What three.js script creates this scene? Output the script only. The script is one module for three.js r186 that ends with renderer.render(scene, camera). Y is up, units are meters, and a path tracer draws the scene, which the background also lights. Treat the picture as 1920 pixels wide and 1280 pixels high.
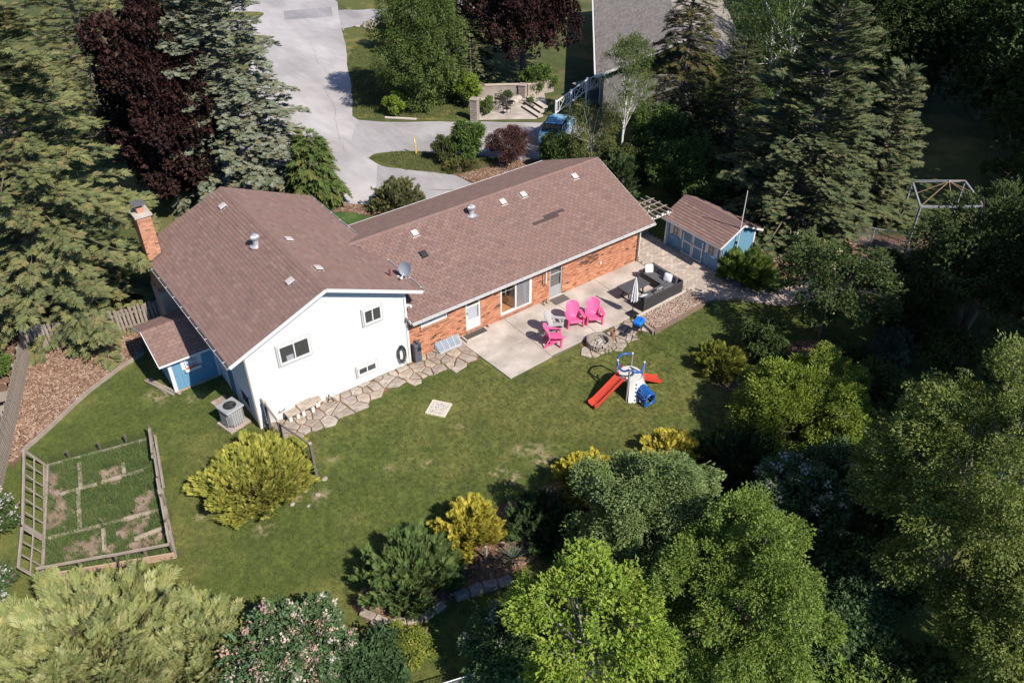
import * as THREE from 'three';
import { Sky } from 'three/addons/objects/Sky.js';
import { mergeGeometries } from 'three/addons/utils/BufferGeometryUtils.js';
import { RoundedBoxGeometry } from 'three/addons/geometries/RoundedBoxGeometry.js';

// ---------------------------------------------------------------- camera, sky, sun, exposure
const scene = new THREE.Scene();
const camera = new THREE.PerspectiveCamera(44.6, 1024 / 682, 0.5, 900);
camera.position.set(-14.503, 24.428, 27.138);
camera.lookAt(-14.503 + 0.47908, 24.428 - 0.60635, 27.138 - 0.63469);
const SUN = new THREE.Vector3(0.152, 1, 0.976).normalize();
const sky = new Sky(); sky.name = 'sky'; sky.scale.setScalar(5000); sky.userData.kind = 'structure';
sky.material.uniforms.sunPosition.value.copy(SUN);
sky.material.uniforms.turbidity.value = 3; sky.material.uniforms.rayleigh.value = 1.2; sky.material.uniforms.mieCoefficient.value = 0.004;
scene.add(sky); scene.environmentIntensity = 0.11;
const sun = new THREE.DirectionalLight(0xfff5e6, 5); sun.name = 'sun';
sun.position.copy(SUN).multiplyScalar(120); sun.castShadow = true; sun.shadow.mapSize.set(4096, 4096);
Object.assign(sun.shadow.camera, { left: -70, right: 70, top: 70, bottom: -70, near: 1, far: 300 });
scene.add(sun, sun.target);
const renderer = new THREE.WebGLRenderer({ antialias: true });
renderer.toneMapping = THREE.LinearToneMapping; renderer.toneMappingExposure = 1.36; renderer.shadowMap.enabled = true;

// ---------------------------------------------------------------- helpers
const V = (x, y, z) => new THREE.Vector3(x, y, z);
const PI = Math.PI;
function rng(s) { s = (s * 2654435761) >>> 0; return () => { s = (s + 0x6D2B79F5) | 0; let t = Math.imul(s ^ (s >>> 15), 1 | s); t = (t + Math.imul(t ^ (t >>> 7), 61 | t)) ^ t; return ((t ^ (t >>> 14)) >>> 0) / 4294967296; }; }
const lin = (r, g, b) => new THREE.Color().setRGB(r, g, b);
function hash2(x, y, s) { let h = Math.imul(x, 374761393) ^ Math.imul(y, 668265263) ^ Math.imul(s, 974634777); h = Math.imul(h ^ (h >>> 13), 1274126177); return ((h ^ (h >>> 16)) >>> 0) / 4294967296; }
function vnoise(x, y, s = 1, per = 0) {
  let xi = Math.floor(x), yi = Math.floor(y), fx = x - xi, fy = y - yi; fx = fx * fx * (3 - 2 * fx); fy = fy * fy * (3 - 2 * fy);
  const w = per ? (a => ((a % per) + per) % per) : (a => a);
  const a = hash2(w(xi), w(yi), s), b = hash2(w(xi + 1), w(yi), s), c = hash2(w(xi), w(yi + 1), s), d = hash2(w(xi + 1), w(yi + 1), s);
  return a + (b - a) * fx + (c - a) * fy + (a - b - c + d) * fx * fy;
}
function fbm(x, y, s = 1, o = 4, per = 0) { let v = 0, a = .5, f = 1, n = 0; for (let i = 0; i < o; i++) { v += a * vnoise(x * f, y * f, s + i * 17, per * f); n += a; a *= .5; f *= 2; } return v / n; }
const clamp = (v, a = 0, b = 1) => Math.min(b, Math.max(a, v));
const sstep = (a, b, v) => { v = clamp((v - a) / (b - a)); return v * v * (3 - 2 * v); };
const enc = v => { v = clamp(v); return 255 * (v <= .0031308 ? v * 12.92 : 1.055 * Math.pow(v, 1 / 2.4) - .055); };
// colour texture from a function that returns linear rgb; size in metres covered once
function colTex(n, fn, repeat = 1) {
  const d = new Uint8Array(n * n * 4);
  for (let j = 0; j < n; j++) for (let i = 0; i < n; i++) { const c = fn((i + .5) / n, (j + .5) / n, i, j), k = (j * n + i) * 4; d[k] = enc(c[0]); d[k + 1] = enc(c[1]); d[k + 2] = enc(c[2]); d[k + 3] = 255; }
  const t = new THREE.DataTexture(d, n, n); t.colorSpace = THREE.SRGBColorSpace; return texSet(t, repeat);
}
function grayTex(n, fn, repeat = 1) {
  const d = new Uint8Array(n * n * 4);
  for (let j = 0; j < n; j++) for (let i = 0; i < n; i++) { const v = 255 * clamp(fn((i + .5) / n, (j + .5) / n, i, j)), k = (j * n + i) * 4; d[k] = d[k + 1] = d[k + 2] = v; d[k + 3] = 255; }
  return texSet(new THREE.DataTexture(d, n, n), repeat);
}
function texSet(t, r) { t.wrapS = t.wrapT = THREE.RepeatWrapping; t.magFilter = THREE.LinearFilter; t.minFilter = THREE.LinearMipmapLinearFilter; t.generateMipmaps = true; t.repeat.set(r, r); t.needsUpdate = true; return t; }
const mix3 = (a, b, t) => [a[0] + (b[0] - a[0]) * t, a[1] + (b[1] - a[1]) * t, a[2] + (b[2] - a[2]) * t];
const mul3 = (a, k) => [a[0] * k, a[1] * k, a[2] * k];

const taken = {};
function numbered(n) { const k = taken[n] = (taken[n] ?? -1) + 1; return k ? n + '_' + String(k).padStart(3, '0') : n; }
function tag(o, label, category, group, kind) { const u = { label, category }; if (group) u.group = group; if (kind) u.kind = kind; o.userData = u; return o; }
function thing(name, [x, y, z], turn, label, category, group) { const o = new THREE.Group(); o.name = numbered(name); o.position.set(x, y, z); o.rotation.y = turn || 0; tag(o, label, category, group); scene.add(o); return o; }
function uvBox(g, sc = 1) { // uv in metres from the dominant axis
  const p = g.attributes.position, n = g.attributes.normal, uv = new Float32Array(p.count * 2);
  for (let i = 0; i < p.count; i++) { const ax = Math.abs(n.getX(i)), ay = Math.abs(n.getY(i)), az = Math.abs(n.getZ(i)); let u, v;
    if (ay >= ax && ay >= az) { u = p.getX(i); v = p.getZ(i); } else if (ax > az) { u = p.getZ(i); v = p.getY(i); } else { u = p.getX(i); v = p.getY(i); }
    uv[2 * i] = u * sc; uv[2 * i + 1] = v * sc; }
  g.setAttribute('uv', new THREE.BufferAttribute(uv, 2)); return g;
}
function mv(g, x = 0, y = 0, z = 0, rx = 0, ry = 0, rz = 0) { if (rx) g.rotateX(rx); if (rz) g.rotateZ(rz); if (ry) g.rotateY(ry); g.translate(x, y, z); return g; }
const bx = (w, h, d, x = 0, y = 0, z = 0, rx = 0, ry = 0, rz = 0) => mv(uvBox(new THREE.BoxGeometry(w, h, d)), x, y, z, rx, ry, rz);
const rbx = (w, h, d, r = .02, x = 0, y = 0, z = 0, rx = 0, ry = 0, rz = 0, seg = 2) => mv(uvBox(new RoundedBoxGeometry(w, h, d, seg, Math.min(r, w * .49, h * .49, d * .49))), x, y, z, rx, ry, rz);
const cyl = (r0, r1, h, seg = 12, x = 0, y = 0, z = 0, rx = 0, ry = 0, rz = 0, open = false) => mv(new THREE.CylinderGeometry(r1, r0, h, seg, 1, open), x, y, z, rx, ry, rz);
function clean(g) { g = g.index ? g.toNonIndexed() : g; for (const k of Object.keys(g.attributes)) if (!['position', 'normal', 'uv', 'color'].includes(k)) g.deleteAttribute(k); if (!g.attributes.uv) g.setAttribute('uv', new THREE.BufferAttribute(new Float32Array(g.attributes.position.count * 2), 2)); return g; }
function merge(a) { a = a.map(clean); const col = a.some(g => g.attributes.color); for (const g of a) if (col && !g.attributes.color) paint(g, [1, 1, 1]); return a.length === 1 ? a[0] : mergeGeometries(a); }
function paint(g, c) { const n = g.attributes.position.count, a = new Float32Array(n * 3); for (let i = 0; i < n; i++) { a[3 * i] = c[0]; a[3 * i + 1] = c[1]; a[3 * i + 2] = c[2]; } g.setAttribute('color', new THREE.BufferAttribute(a, 3)); return g; }
function part(parent, name, g, m, kind) { if (Array.isArray(g)) g = merge(g); const o = new THREE.Mesh(g, m); o.name = name; if (kind) o.userData.kind = kind; parent.add(o); return o; }
function solo(name, g, m, label, category, group) { if (Array.isArray(g)) g = merge(g); const o = new THREE.Mesh(g, m); o.name = numbered(name); tag(o, label, category, group); scene.add(o); return o; }
function struct(name, g, m) { if (Array.isArray(g)) g = merge(g); const o = new THREE.Mesh(g, m); o.name = numbered(name); o.userData.kind = 'structure'; scene.add(o); return o; }
// a bar between two points, w wide and h high
function bar(a, b, w, h = w, seg = 0) { const d = b.clone().sub(a), L = d.length(); const g = seg ? new THREE.CylinderGeometry(w / 2, w / 2, L, seg) : uvBox(new THREE.BoxGeometry(w, L, h)); const q = new THREE.Quaternion();
  if (seg) q.setFromUnitVectors(V(0, 1, 0), d.normalize()); else { const y = d.normalize(); let zz = Math.abs(y.y) > .99 ? V(0, 0, 1) : V(0, 1, 0); const xx = V(0, 0, 0).crossVectors(y, zz).normalize(); zz = V(0, 0, 0).crossVectors(xx, y); q.setFromRotationMatrix(new THREE.Matrix4().makeBasis(xx, y, zz)); }
  g.applyQuaternion(q); g.translate((a.x + b.x) / 2, (a.y + b.y) / 2, (a.z + b.z) / 2); return g; }
function tube(pts, r, seg = 16, rad = 8, closed = false) { return new THREE.TubeGeometry(new THREE.CatmullRomCurve3(pts, closed), seg, r, rad, closed); }
// tapered curved limb
function limb(p0, p1, p2, r0, r1, seg = 5, rad = 5) {
  const pos = [], idx = [], c = new THREE.QuadraticBezierCurve3(p0, p1, p2);
  for (let i = 0; i <= seg; i++) { const t = i / seg, p = c.getPoint(t), d = c.getTangent(t); let u = Math.abs(d.y) < .9 ? V(0, 1, 0) : V(1, 0, 0); const s = u.cross(d).normalize(), w = V(0, 0, 0).crossVectors(d, s); const r = r0 + (r1 - r0) * t;
    for (let k = 0; k < rad; k++) { const a = k / rad * 2 * PI; pos.push(p.x + r * (s.x * Math.cos(a) + w.x * Math.sin(a)), p.y + r * (s.y * Math.cos(a) + w.y * Math.sin(a)), p.z + r * (s.z * Math.cos(a) + w.z * Math.sin(a))); } }
  for (let i = 0; i < seg; i++) for (let k = 0; k < rad; k++) { const a = i * rad + k, b = i * rad + (k + 1) % rad; idx.push(a, b, a + rad, b, b + rad, a + rad); }
  const g = new THREE.BufferGeometry(); g.setAttribute('position', new THREE.Float32BufferAttribute(pos, 3)); g.setIndex(idx); g.computeVertexNormals(); return g;
}
// flat sheet from a world polygon [[x,z],...] at height y; smooth = round the outline
function sheet(poly, y, smooth = 0, wob = 0, seed = 1) {
  let pts = poly.map(q => new THREE.Vector2(q[0], -q[1]));
  if (smooth) { const c = new THREE.SplineCurve([...pts, pts[0]]); pts = c.getPoints(pts.length * smooth); pts.pop(); }
  if (wob) pts = pts.map(q => new THREE.Vector2(q.x + (vnoise(q.x * 3, q.y * 3, seed) - .5) * wob, q.y + (vnoise(q.x * 3, q.y * 3, seed + 5) - .5) * wob));
  const g = new THREE.ShapeGeometry(new THREE.Shape(pts)); g.rotateX(-PI / 2); g.translate(0, y, 0);
  return uvBox(g);
}
function slabPoly(pts, h, bev = .015) { // pts [[x,z]] extruded up from y=0 to h
  const s = new THREE.Shape(pts.map(q => new THREE.Vector2(q[0], -q[1])));
  const g = new THREE.ExtrudeGeometry(s, { depth: h - bev, bevelEnabled: bev > 0, bevelSize: bev, bevelThickness: bev, bevelSegments: 1, bevelOffset: -bev, steps: 1 });
  g.rotateX(-PI / 2); return uvBox(g);
}
function inside(poly, x, z) { let c = false; for (let i = 0, j = poly.length - 1; i < poly.length; j = i++) { const [xi, zi] = poly[i], [xj, zj] = poly[j]; if ((zi > z) !== (zj > z) && x < (xj - xi) * (z - zi) / (zj - zi) + xi) c = !c; } return c; }
// an InstancedMesh from [matrix, [r,g,b]] items
function inst(name, g, m, items, parent) { const o = new THREE.InstancedMesh(g, m, items.length); o.name = parent ? name : numbered(name); const c = new THREE.Color(); items.forEach(([mt, col], i) => { o.setMatrixAt(i, mt); if (col) o.setColorAt(i, c.setRGB(...col)); }); o.userData.kind = 'stuff'; (parent || scene).add(o); return o; }
function basis(pos, dir, up, s, sy = s) { const x = dir.clone().normalize(); let z = V(0, 0, 0).crossVectors(x, up); if (z.lengthSq() < 1e-6) z.set(0, 0, 1); z.normalize(); const y = V(0, 0, 0).crossVectors(z, x); return new THREE.Matrix4().makeBasis(x.multiplyScalar(s), y.multiplyScalar(sy), z.multiplyScalar(s)).setPosition(pos); }
function std(c, rough = .8, o = {}) { return new THREE.MeshStandardMaterial({ color: Array.isArray(c) ? lin(...c) : c, roughness: rough, ...o }); }

// ---------------------------------------------------------------- textures and materials
const fineN = grayTex(256, (u, v) => fbm(u * 32, v * 32, 3, 3, 32));
const woodTex = (c1, c2) => colTex(256, (u, v) => { const g = fbm(u * 40, v * 4, 11, 3), k = fbm(u * 6, v * 3, 5, 3); return mix3(c1, c2, clamp(g * .8 + k * .5 - .15)); });
const greyWoodT = woodTex([.13, .105, .085], [.36, .31, .265]);
const M = {};
M.greyWood = std([1.12, 1.1, 1.08], .9, { map: greyWoodT, bumpMap: fineN, bumpScale: .004 });
M.darkWood = std([.5, .46, .43], .9, { map: greyWoodT });
M.paleWood = std([1, 1, 1], .85, { map: woodTex([.34, .22, .15], [.52, .37, .27]), bumpMap: fineN, bumpScale: .003 });
M.white = std([.8, .8, .8], .55);
M.trim = std([.66, .66, .65], .5);
M.siding = std([.62, .62, .62], .5, { bumpMap: fineN, bumpScale: .0015 });
M.gutterIn = std([.06, .05, .045], .9);
const concT = colTex(1024, (u, v, i, j) => { const a = fbm(u * 6, v * 6, 21, 5, 6), b = fbm(u * 24, v * 24, 23, 3, 24), s = hash2(i, j, 4); return mul3(mix3([.33, .285, .245], [.5, .445, .395], clamp(a * 2.1 - .6)), .86 + .2 * b + .08 * s); });
M.concrete = std([1, 1, 1], .9, { map: concT.clone(), bumpMap: fineN, bumpScale: .004 }); M.concrete.map.repeat.set(.2, .2); M.concrete.map.needsUpdate = true;
M.concreteRaw = std([.75, .72, .7], .95, { map: M.concrete.map });
const roadT = colTex(1024, (u, v, i, j) => { const a = fbm(u * 5, v * 5, 31, 5, 5), b = fbm(u * 40, v * 10, 33, 3, 0), s = hash2(i, j, 9); return mul3(mix3([.325, .305, .31], [.45, .425, .43], clamp(a * 2.2 - .6)), .8 + .24 * b + .16 * s); });
M.road = std([1, 1, 1], .95, { map: roadT, bumpMap: fineN, bumpScale: .006 }); roadT.repeat.set(.06, .06);
M.drive = std([.82, .82, .83], .95, { map: roadT.clone(), bumpMap: fineN, bumpScale: .006 }); M.drive.map.repeat.set(.09, .09); M.drive.map.needsUpdate = true;
M.patch = std([.7, .71, .74], .95, { map: M.drive.map });
const soilT = colTex(512, (u, v, i, j) => { const a = fbm(u * 8, v * 8, 41, 5, 8), s = hash2(i >> 1, j >> 2, 3); return mul3(mix3([.11, .062, .038], [.25, .15, .10], clamp(a * 1.5 - .35)), .55 + .75 * s); });
M.mulch = std([1, 1, 1], 1, { map: soilT, bumpMap: fineN, bumpScale: .03 }); soilT.repeat.set(.4, .4);
M.soil = std([.62, .58, .52], 1, { map: soilT });
const stoneT = colTex(512, (u, v, i, j) => { const a = fbm(u * 5, v * 5, 51, 5, 5), b = fbm(u * 20, v * 20, 55, 3, 20); return mul3(mix3([.31, .262, .222], [.51, .452, .395], clamp(a * 1.6 - .3)), .8 + .35 * b); });
stoneT.repeat.set(.8, .8);
const stoneMats = [[1, 1, 1], [.86, .84, .84], [1.0, .95, .88], [.78, .74, .72]].map(c => std(c, .9, { map: stoneT, bumpMap: fineN, bumpScale: .012 }));
M.rock = std([.62, .62, .64], .95, { map: stoneT, bumpMap: fineN, bumpScale: .03 });
M.plastic = (c, r = .38) => std(c, r);
M.black = std([.015, .015, .017], .5);
M.darkMetal = std([.03, .03, .032], .45, { metalness: .4 });
M.metal = std([.55, .56, .58], .35, { metalness: .85 });
M.galv = std([.62, .63, .65], .42, { metalness: .6 });
M.glass = new THREE.MeshPhysicalMaterial({ color: 0xffffff, roughness: .03, transmission: 1, thickness: 0, ior: 1.5 });
M.dark = std([.02, .02, .022], .9);
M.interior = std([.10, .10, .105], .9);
M.curtain = std([.6, .6, .62], .9, { side: THREE.DoubleSide });
M.blueSiding = std([.13, .29, .43], .6, { bumpMap: fineN, bumpScale: .002 });
M.bark = std([.16, .13, .105], .95, { bumpMap: fineN, bumpScale: .02 });
M.barkPale = std([.42, .38, .33], .9);
M.barkWhite = std([.66, .64, .6], .85);
M.barkGrey = std([.3, .27, .24], .95);

// ---------------------------------------------------------------- ground
const greenA = [.05, .074, .011], greenB = [.1, .13, .02], greenY = [.165, .158, .04], straw = [.31, .235, .15];
const bare = [[-11.2, 3.2, .3], [1.1, 8.3, .7], [-.6, 8.7, .45], [-.9, 8.1, .35], [1.0, 8.8, .5], [.6, 7.7, .45], [-2.9, 6, .3], [-5.9, 3.5, .4], [-7.1, 5, .5], [-.6, 5, .25], [-10.3, -4.7, .7], [-8.9, -3.6, .5], [-4.2, 5.3, .35], [-9.6, 5.2, .35], [-7.9, 4.6, .3]];
const LX0 = -20, LZ0 = -14, LS = 42;
const lawnT = colTex(2048, (u, v, i, j) => {
  const x = LX0 + u * LS, z = LZ0 + v * LS;
  const a = fbm(x * .22, z * .22, 61, 4), b = fbm(x * 1.3, z * 1.3, 67, 4), c = fbm(x * 6, z * 6, 71, 3), s = hash2(i, j, 2), s2 = hash2(i >> 1, j >> 1, 7);
  const mow = .5 + .5 * Math.sin((x * .45 - z * .9) * 2.2 + b * 3);
  let col = mix3(greenA, greenB, clamp(.15 + .9 * b + .25 * (c - .5) + .12 * mow - .1));
  col = mix3(col, greenY, clamp(sstep(.44, .72, a * .65 + b * .35) * .75 + (s2 > .93 ? .45 : 0)));
  for (const [bxx, bz, r] of bare) { const d = Math.hypot(x - bxx, (z - bz) * 1.2) / r; if (d < 1.6) col = mix3(col, straw, sstep(1.5, .35, d + (b - .5) * 2.4 + (c - .5) * 1.6) * sstep(.4, .62, c * .6 + b * .4) * .9); }
  return mul3(col, .55 + .75 * s * .6 + .4 * c);
});
lawnT.wrapS = lawnT.wrapT = THREE.ClampToEdgeWrapping;
const lawnBump = grayTex(512, (u, v, i, j) => .5 * hash2(i, j, 77) + .5 * fbm(u * 64, v * 64, 79, 2, 64)); lawnBump.repeat.set(12, 12);
M.lawn = std([1, 1, 1], 1, { map: lawnT, bumpMap: lawnBump, bumpScale: .02 });
const farT = colTex(1024, (u, v, i, j) => { const a = fbm(u * 8, v * 8, 81, 5, 8), b = fbm(u * 60, v * 60, 83, 3, 60), s = hash2(i, j, 12); return mul3(mix3(mix3([.04, .062, .014], [.085, .10, .024], clamp(b * 1.2 - .1)), [.17, .15, .055], sstep(.5, .75, a) * .6), .65 + .6 * s); });
M.farGrass = std([1, 1, 1], 1, { map: farT, bumpMap: fineN, bumpScale: .02 }); farT.repeat.set(.05, .05);
M.verge = std([1.45, 1.3, 1.05], 1, { map: farT.clone(), bumpMap: fineN, bumpScale: .02 }); M.verge.map.repeat.set(.12, .12); M.verge.map.needsUpdate = true;

M.frontGrass = std([.75, 1.15, .8], 1, { map: M.verge.map, bumpMap: fineN, bumpScale: .02 });
struct('ground', uvBox(mv(new THREE.PlaneGeometry(700, 700), 0, 0, 0, -PI / 2)), M.farGrass);
{ const g = new THREE.PlaneGeometry(LS, LS); g.rotateX(-PI / 2); g.translate(LX0 + LS / 2, .004, LZ0 + LS / 2); const uv = g.attributes.uv, p = g.attributes.position; for (let i = 0; i < p.count; i++) uv.setXY(i, (p.getX(i) - LX0) / LS, (p.getZ(i) - LZ0) / LS); struct('lawn', g, M.lawn); }
const ROAD = [[25.8, -83.8], [36.4, -75.6], [25.8, -56.6], [21.1, -46.6], [17.3, -38.4], [13.5, -30.6], [12.0, -27.2], [14.6, -24.5], [18.5, -21.7], [24.1, -16.5], [22.5, -14.6], [18.5, -13.5], [15.1, -12.1], [10.8, -11.2], [6.4, -10.9], [5.8, -14.4], [4.8, -15.8], [3.1, -18.3], [1.2, -23.1], [.9, -29.4], [6.3, -37.5], [11.1, -44.5], [10.6, -51.8], [12.8, -57.7], [17.1, -68.6]];
struct('road', sheet(ROAD, .012, 4, .25, 3), M.road);
struct('driveway', sheet([[12, -27], [14.6, -24.3], [18.5, -21.6], [24.4, -16.5], [22.5, -14.6], [18.5, -13.6], [16.5, -14.6], [14.3, -17.7], [13.1, -19.2], [11.4, -20.6], [10, -21.2], [9.6, -23.5]], .016, 4), M.drive);
struct('driveway', sheet([[9.3, -19.4], [10.5, -17.6], [11.6, -16.5], [13, -14.8], [15.1, -12.1], [10.8, -11.2], [6.5, -11], [6.2, -14], [7.6, -16.5]], .018, 4), M.drive);
struct('driveway', sheet([[24, -53.2], [29.4, -50.9], [36, -49], [35, -44], [30.2, -46.1], [26.4, -46.4], [22.7, -47.5], [21.3, -46.9]], .016, 4), M.drive);
{ const ck = (pts, w, s) => { const r = rng(s), P = []; for (let i = 0; i < pts.length - 1; i++) for (let k = 0; k < 8; k++) { const t = k / 8; P.push([pts[i][0] + (pts[i + 1][0] - pts[i][0]) * t + (r() - .5) * .18, pts[i][1] + (pts[i + 1][1] - pts[i][1]) * t + (r() - .5) * .18]); } const L = P.map(([x, z]) => [x + w * (.4 + r() * .6), z + w * .5]), g = sheet([...P, ...L.reverse()], .021); return g; };
  struct('tar_cracks', [ck([[10.0, -14.4], [11.2, -13.4], [12.6, -12.9], [14.2, -12.4]], .03, 3), ck([[12.4, -40], [13.2, -35], [11.6, -30], [9.6, -25.5], [8.4, -22]], .03, 4), ck([[17.5, -46], [15.5, -41], [14.6, -36]], .025, 5), ck([[4.5, -25], [7.5, -24.4], [10.5, -24.8]], .025, 6)], std([.2, .19, .19], 1)); }
struct('road_patch', sheet([[19.5, -56.2], [24, -54.6], [22.6, -51.5], [18.3, -53.4]], .018), M.patch);
struct('grass_island', sheet([[9.4, -20.7], [10.0, -21.0], [11.4, -20.5], [13.1, -19.2], [14.3, -17.7], [17.0, -14.6], [15.6, -13.9], [12.9, -14.9], [11.5, -16.6], [10.5, -17.7], [9.5, -19.1]], .024, 4, .2), M.verge);
struct('grass_verge', sheet([[21.3, -46.9], [22.3, -47.4], [26, -46.2], [29.3, -44.6], [32, -39], [24, -26], [18.8, -22], [16.1, -23.8], [13.1, -26.6], [12.2, -27.3], [13.6, -30.5], [17.4, -38.6]], .024, 4, .3), M.verge);
struct('grass_verge', sheet([[16.5, -55.3], [11, -59], [12, -61], [17.4, -57.4]], .024, 4, .2), M.verge);
struct('grass_verge', sheet([[12.1, -44.5], [6, -46.8], [8, -53], [14.3, -50.3], [14.1, -49]], .024, 4, .2), M.verge);
struct('grass_verge', sheet([[25.5, -56.9], [25, -52.9], [26.7, -51.6], [30.5, -50.6], [37.9, -58.2], [32.6, -68.4]], .024, 4, .2), M.verge);
struct('front_lawn', sheet([[3.2, -16.1], [4.8, -15.6], [6.3, -13], [5.6, -9.5], [1, -9.5], [1.5, -14]], .022), M.frontGrass);
const BEDS = {
  left: [[-9.7, -8.2], [-10.43, -7.95], [-12.5, -6.9], [-14.43, -5.5], [-15.8, -4.5], [-16.4, -4.2], [-14.6, -11.4], [-9.5, -10.3]],
  neigh: [[-14.4, -11.6], [-16.8, -3.4], [-24, -6], [-22, -20], [-10, -20], [-9, -10.5]],
  yard: [[-8.5, 10], [-8.45, 11], [-7.6, 11.9], [-6.5, 12.1], [-5.2, 12], [-3.8, 12.4], [-.9, 12.5], [3, 13.4], [6.5, 15.3], [9, 15.6], [8.2, 12.6], [5, 11.2], [1.5, 10.1], [-2.5, 9.6], [-4.9, 9.4], [-6.9, 9.4]],
  shed: [[17.3, 3.7], [20.3, 4.1], [27, 5.5], [30, 9.5], [24, 9.5], [20.3, 7.8], [18.6, 7], [17.3, 5.6]],
  front: [[3.1, -18.3], [4.9, -16], [6.3, -14.6], [8.2, -13.2], [8.4, -11.5], [6.3, -12], [5.4, -13.7], [4.4, -15], [3.4, -15.6], [2.2, -16.8]],
  drive: [[12.6, -15.3], [13.9, -15.9], [16, -15.3], [16.8, -14.5], [18.6, -13.4], [16, -11.6], [13.2, -12.6]],
  lilac: [[14.6, 9.6], [16.4, 10.2], [17.2, 11.6], [15.6, 12.2], [14.6, 11.2]],
  mound: [[10, 9.6], [11.6, 10], [12.2, 11.2], [11, 11.4]],
};
const bedMesh = {};
for (const k of Object.keys(BEDS)) bedMesh[k] = struct('mulch_bed', sheet(BEDS[k], .03, 3, .15, 7), k === 'yard' || k === 'shed' ? M.mulch : M.mulch);
{ // loose bark chips and gravel on the beds
  const chip = bx(.09, .014, .03), r = rng(77), items = [];
  const cols = [[.27, .16, .105], [.19, .105, .062], [.33, .22, .155], [.14, .075, .048], [.23, .135, .09], [.38, .29, .23]];
  const sc = (poly, n) => { let x0 = 1e9, x1 = -1e9, z0 = 1e9, z1 = -1e9; for (const [a, b] of poly) { x0 = Math.min(x0, a); x1 = Math.max(x1, a); z0 = Math.min(z0, b); z1 = Math.max(z1, b); } let k = 0; while (k < n) { const x = x0 + (x1 - x0) * r(), z = z0 + (z1 - z0) * r(); if (!inside(poly, x, z)) continue; k++; const s = .6 + r() * 1.2; items.push([new THREE.Matrix4().compose(V(x, .04 + r() * .012, z), new THREE.Quaternion().setFromEuler(new THREE.Euler((r() - .5) * .7, r() * 6.3, (r() - .5) * .7)), V(s, s, s)), cols[(r() * 6) | 0]]); } };
  sc(BEDS.left, 9000); sc(BEDS.neigh, 4000); sc(BEDS.yard, 3500); sc(BEDS.shed, 7000); sc(BEDS.drive, 2500); sc(BEDS.front, 1200); sc(BEDS.lilac, 900); sc(BEDS.mound, 300);
  sc([[11.1, 4.15], [14.35, 4.05], [14.3, 4.95], [10.95, 5.05]].map(q => q), 0);
  const o = inst('bark_chips', chip, std([1, 1, 1], .95), items); o.userData.label = 'brown bark chips scattered over the mulch beds'; o.userData.category = 'mulch';
}

// ---------------------------------------------------------------- the house
const house = thing('split_level_house', [0, 0, 0], 0, 'split level house with brown shingle roofs, white siding gable and orange brick wing', 'house');
const AX0 = -7.39, AZ1 = -10.3, AR = { xl: -8.142, xr: .733, xm: -3.705, H: 5.851, h: 3.983, z0: .4, z1: -10.73 };
const BR = { z0: .431, z1: -9.089, zm: -4.33, H: 4.487, h: 2.5, x0: .011, x1: 15.238 };
const sA = (AR.H - AR.h) / (AR.xr - AR.xm), sB = (BR.H - BR.h) / (BR.z0 - BR.zm), BZ = -.118, BXE = 14.604;
const yA = x => AR.H - sA * Math.abs(x - AR.xm), yB = z => BR.H - sB * Math.abs(z - BR.zm);

// walls of the tall block: a closed gabled body (set behind the boards)
{ const s = new THREE.Shape(); const t = .16; s.moveTo(AX0, 0); s.lineTo(0, 0); s.lineTo(0, yA(0) - t); s.lineTo(AR.xm, AR.H - t); s.lineTo(AX0, yA(AX0) - t);
  const g = new THREE.ExtrudeGeometry(s, { depth: -AZ1 - .02, bevelEnabled: false }); g.translate(0, 0, AZ1); part(house, 'wall', uvBox(g), M.siding); }
// siding boards of the front gable, one by one
const ex = .205, boardWall = part(house, 'foundation', bx(7.42, .24, .05, AX0 / 2, .12, -.01), std([.7, .7, .69], .8));
for (let y = .24, k = 0; y < 5.6; y += ex, k++) {
  const yt = Math.min(y + ex + .012, AR.H - .17), lim = yy => Math.min((AR.H - .16 - yy) / sA, 99);
  const l = yy => Math.max(AX0 - .012, AR.xm - lim(yy)), r = yy => Math.min(.012, AR.xm + lim(yy));
  const s = new THREE.Shape(); s.moveTo(l(y), y); s.lineTo(r(y), y); if (r(yt) - l(yt) > .05) { s.lineTo(r(yt), yt); s.lineTo(l(yt), yt); } else s.lineTo(AR.xm, yt);
  const g = new THREE.ExtrudeGeometry(s, { depth: .012, bevelEnabled: false }); const p = g.attributes.position; for (let i = 0; i < p.count; i++) p.setZ(i, p.getZ(i) + .018 * (1 - (p.getY(i) - y) / ex)); g.computeVertexNormals(); part(house, 'siding_board', uvBox(g), M.siding);
}
// left side wall boards (in the shade), each board along the wall
for (let y = .24; y < 4.05; y += ex) part(house, 'siding_board', bx(.014, ex + .004, -AZ1 - .2, AX0 - .012 - .006, y + ex / 2, (AZ1 + .1) / 2 - .02, 0, 0, .09), M.siding);
for (const x of [AX0 - .02, .0]) part(house, 'corner_post', bx(.1, x < -1 ? 4.06 : 4.0, .1, x + (x < -1 ? .02 : -.01), 2.05, .02), M.trim);

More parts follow.
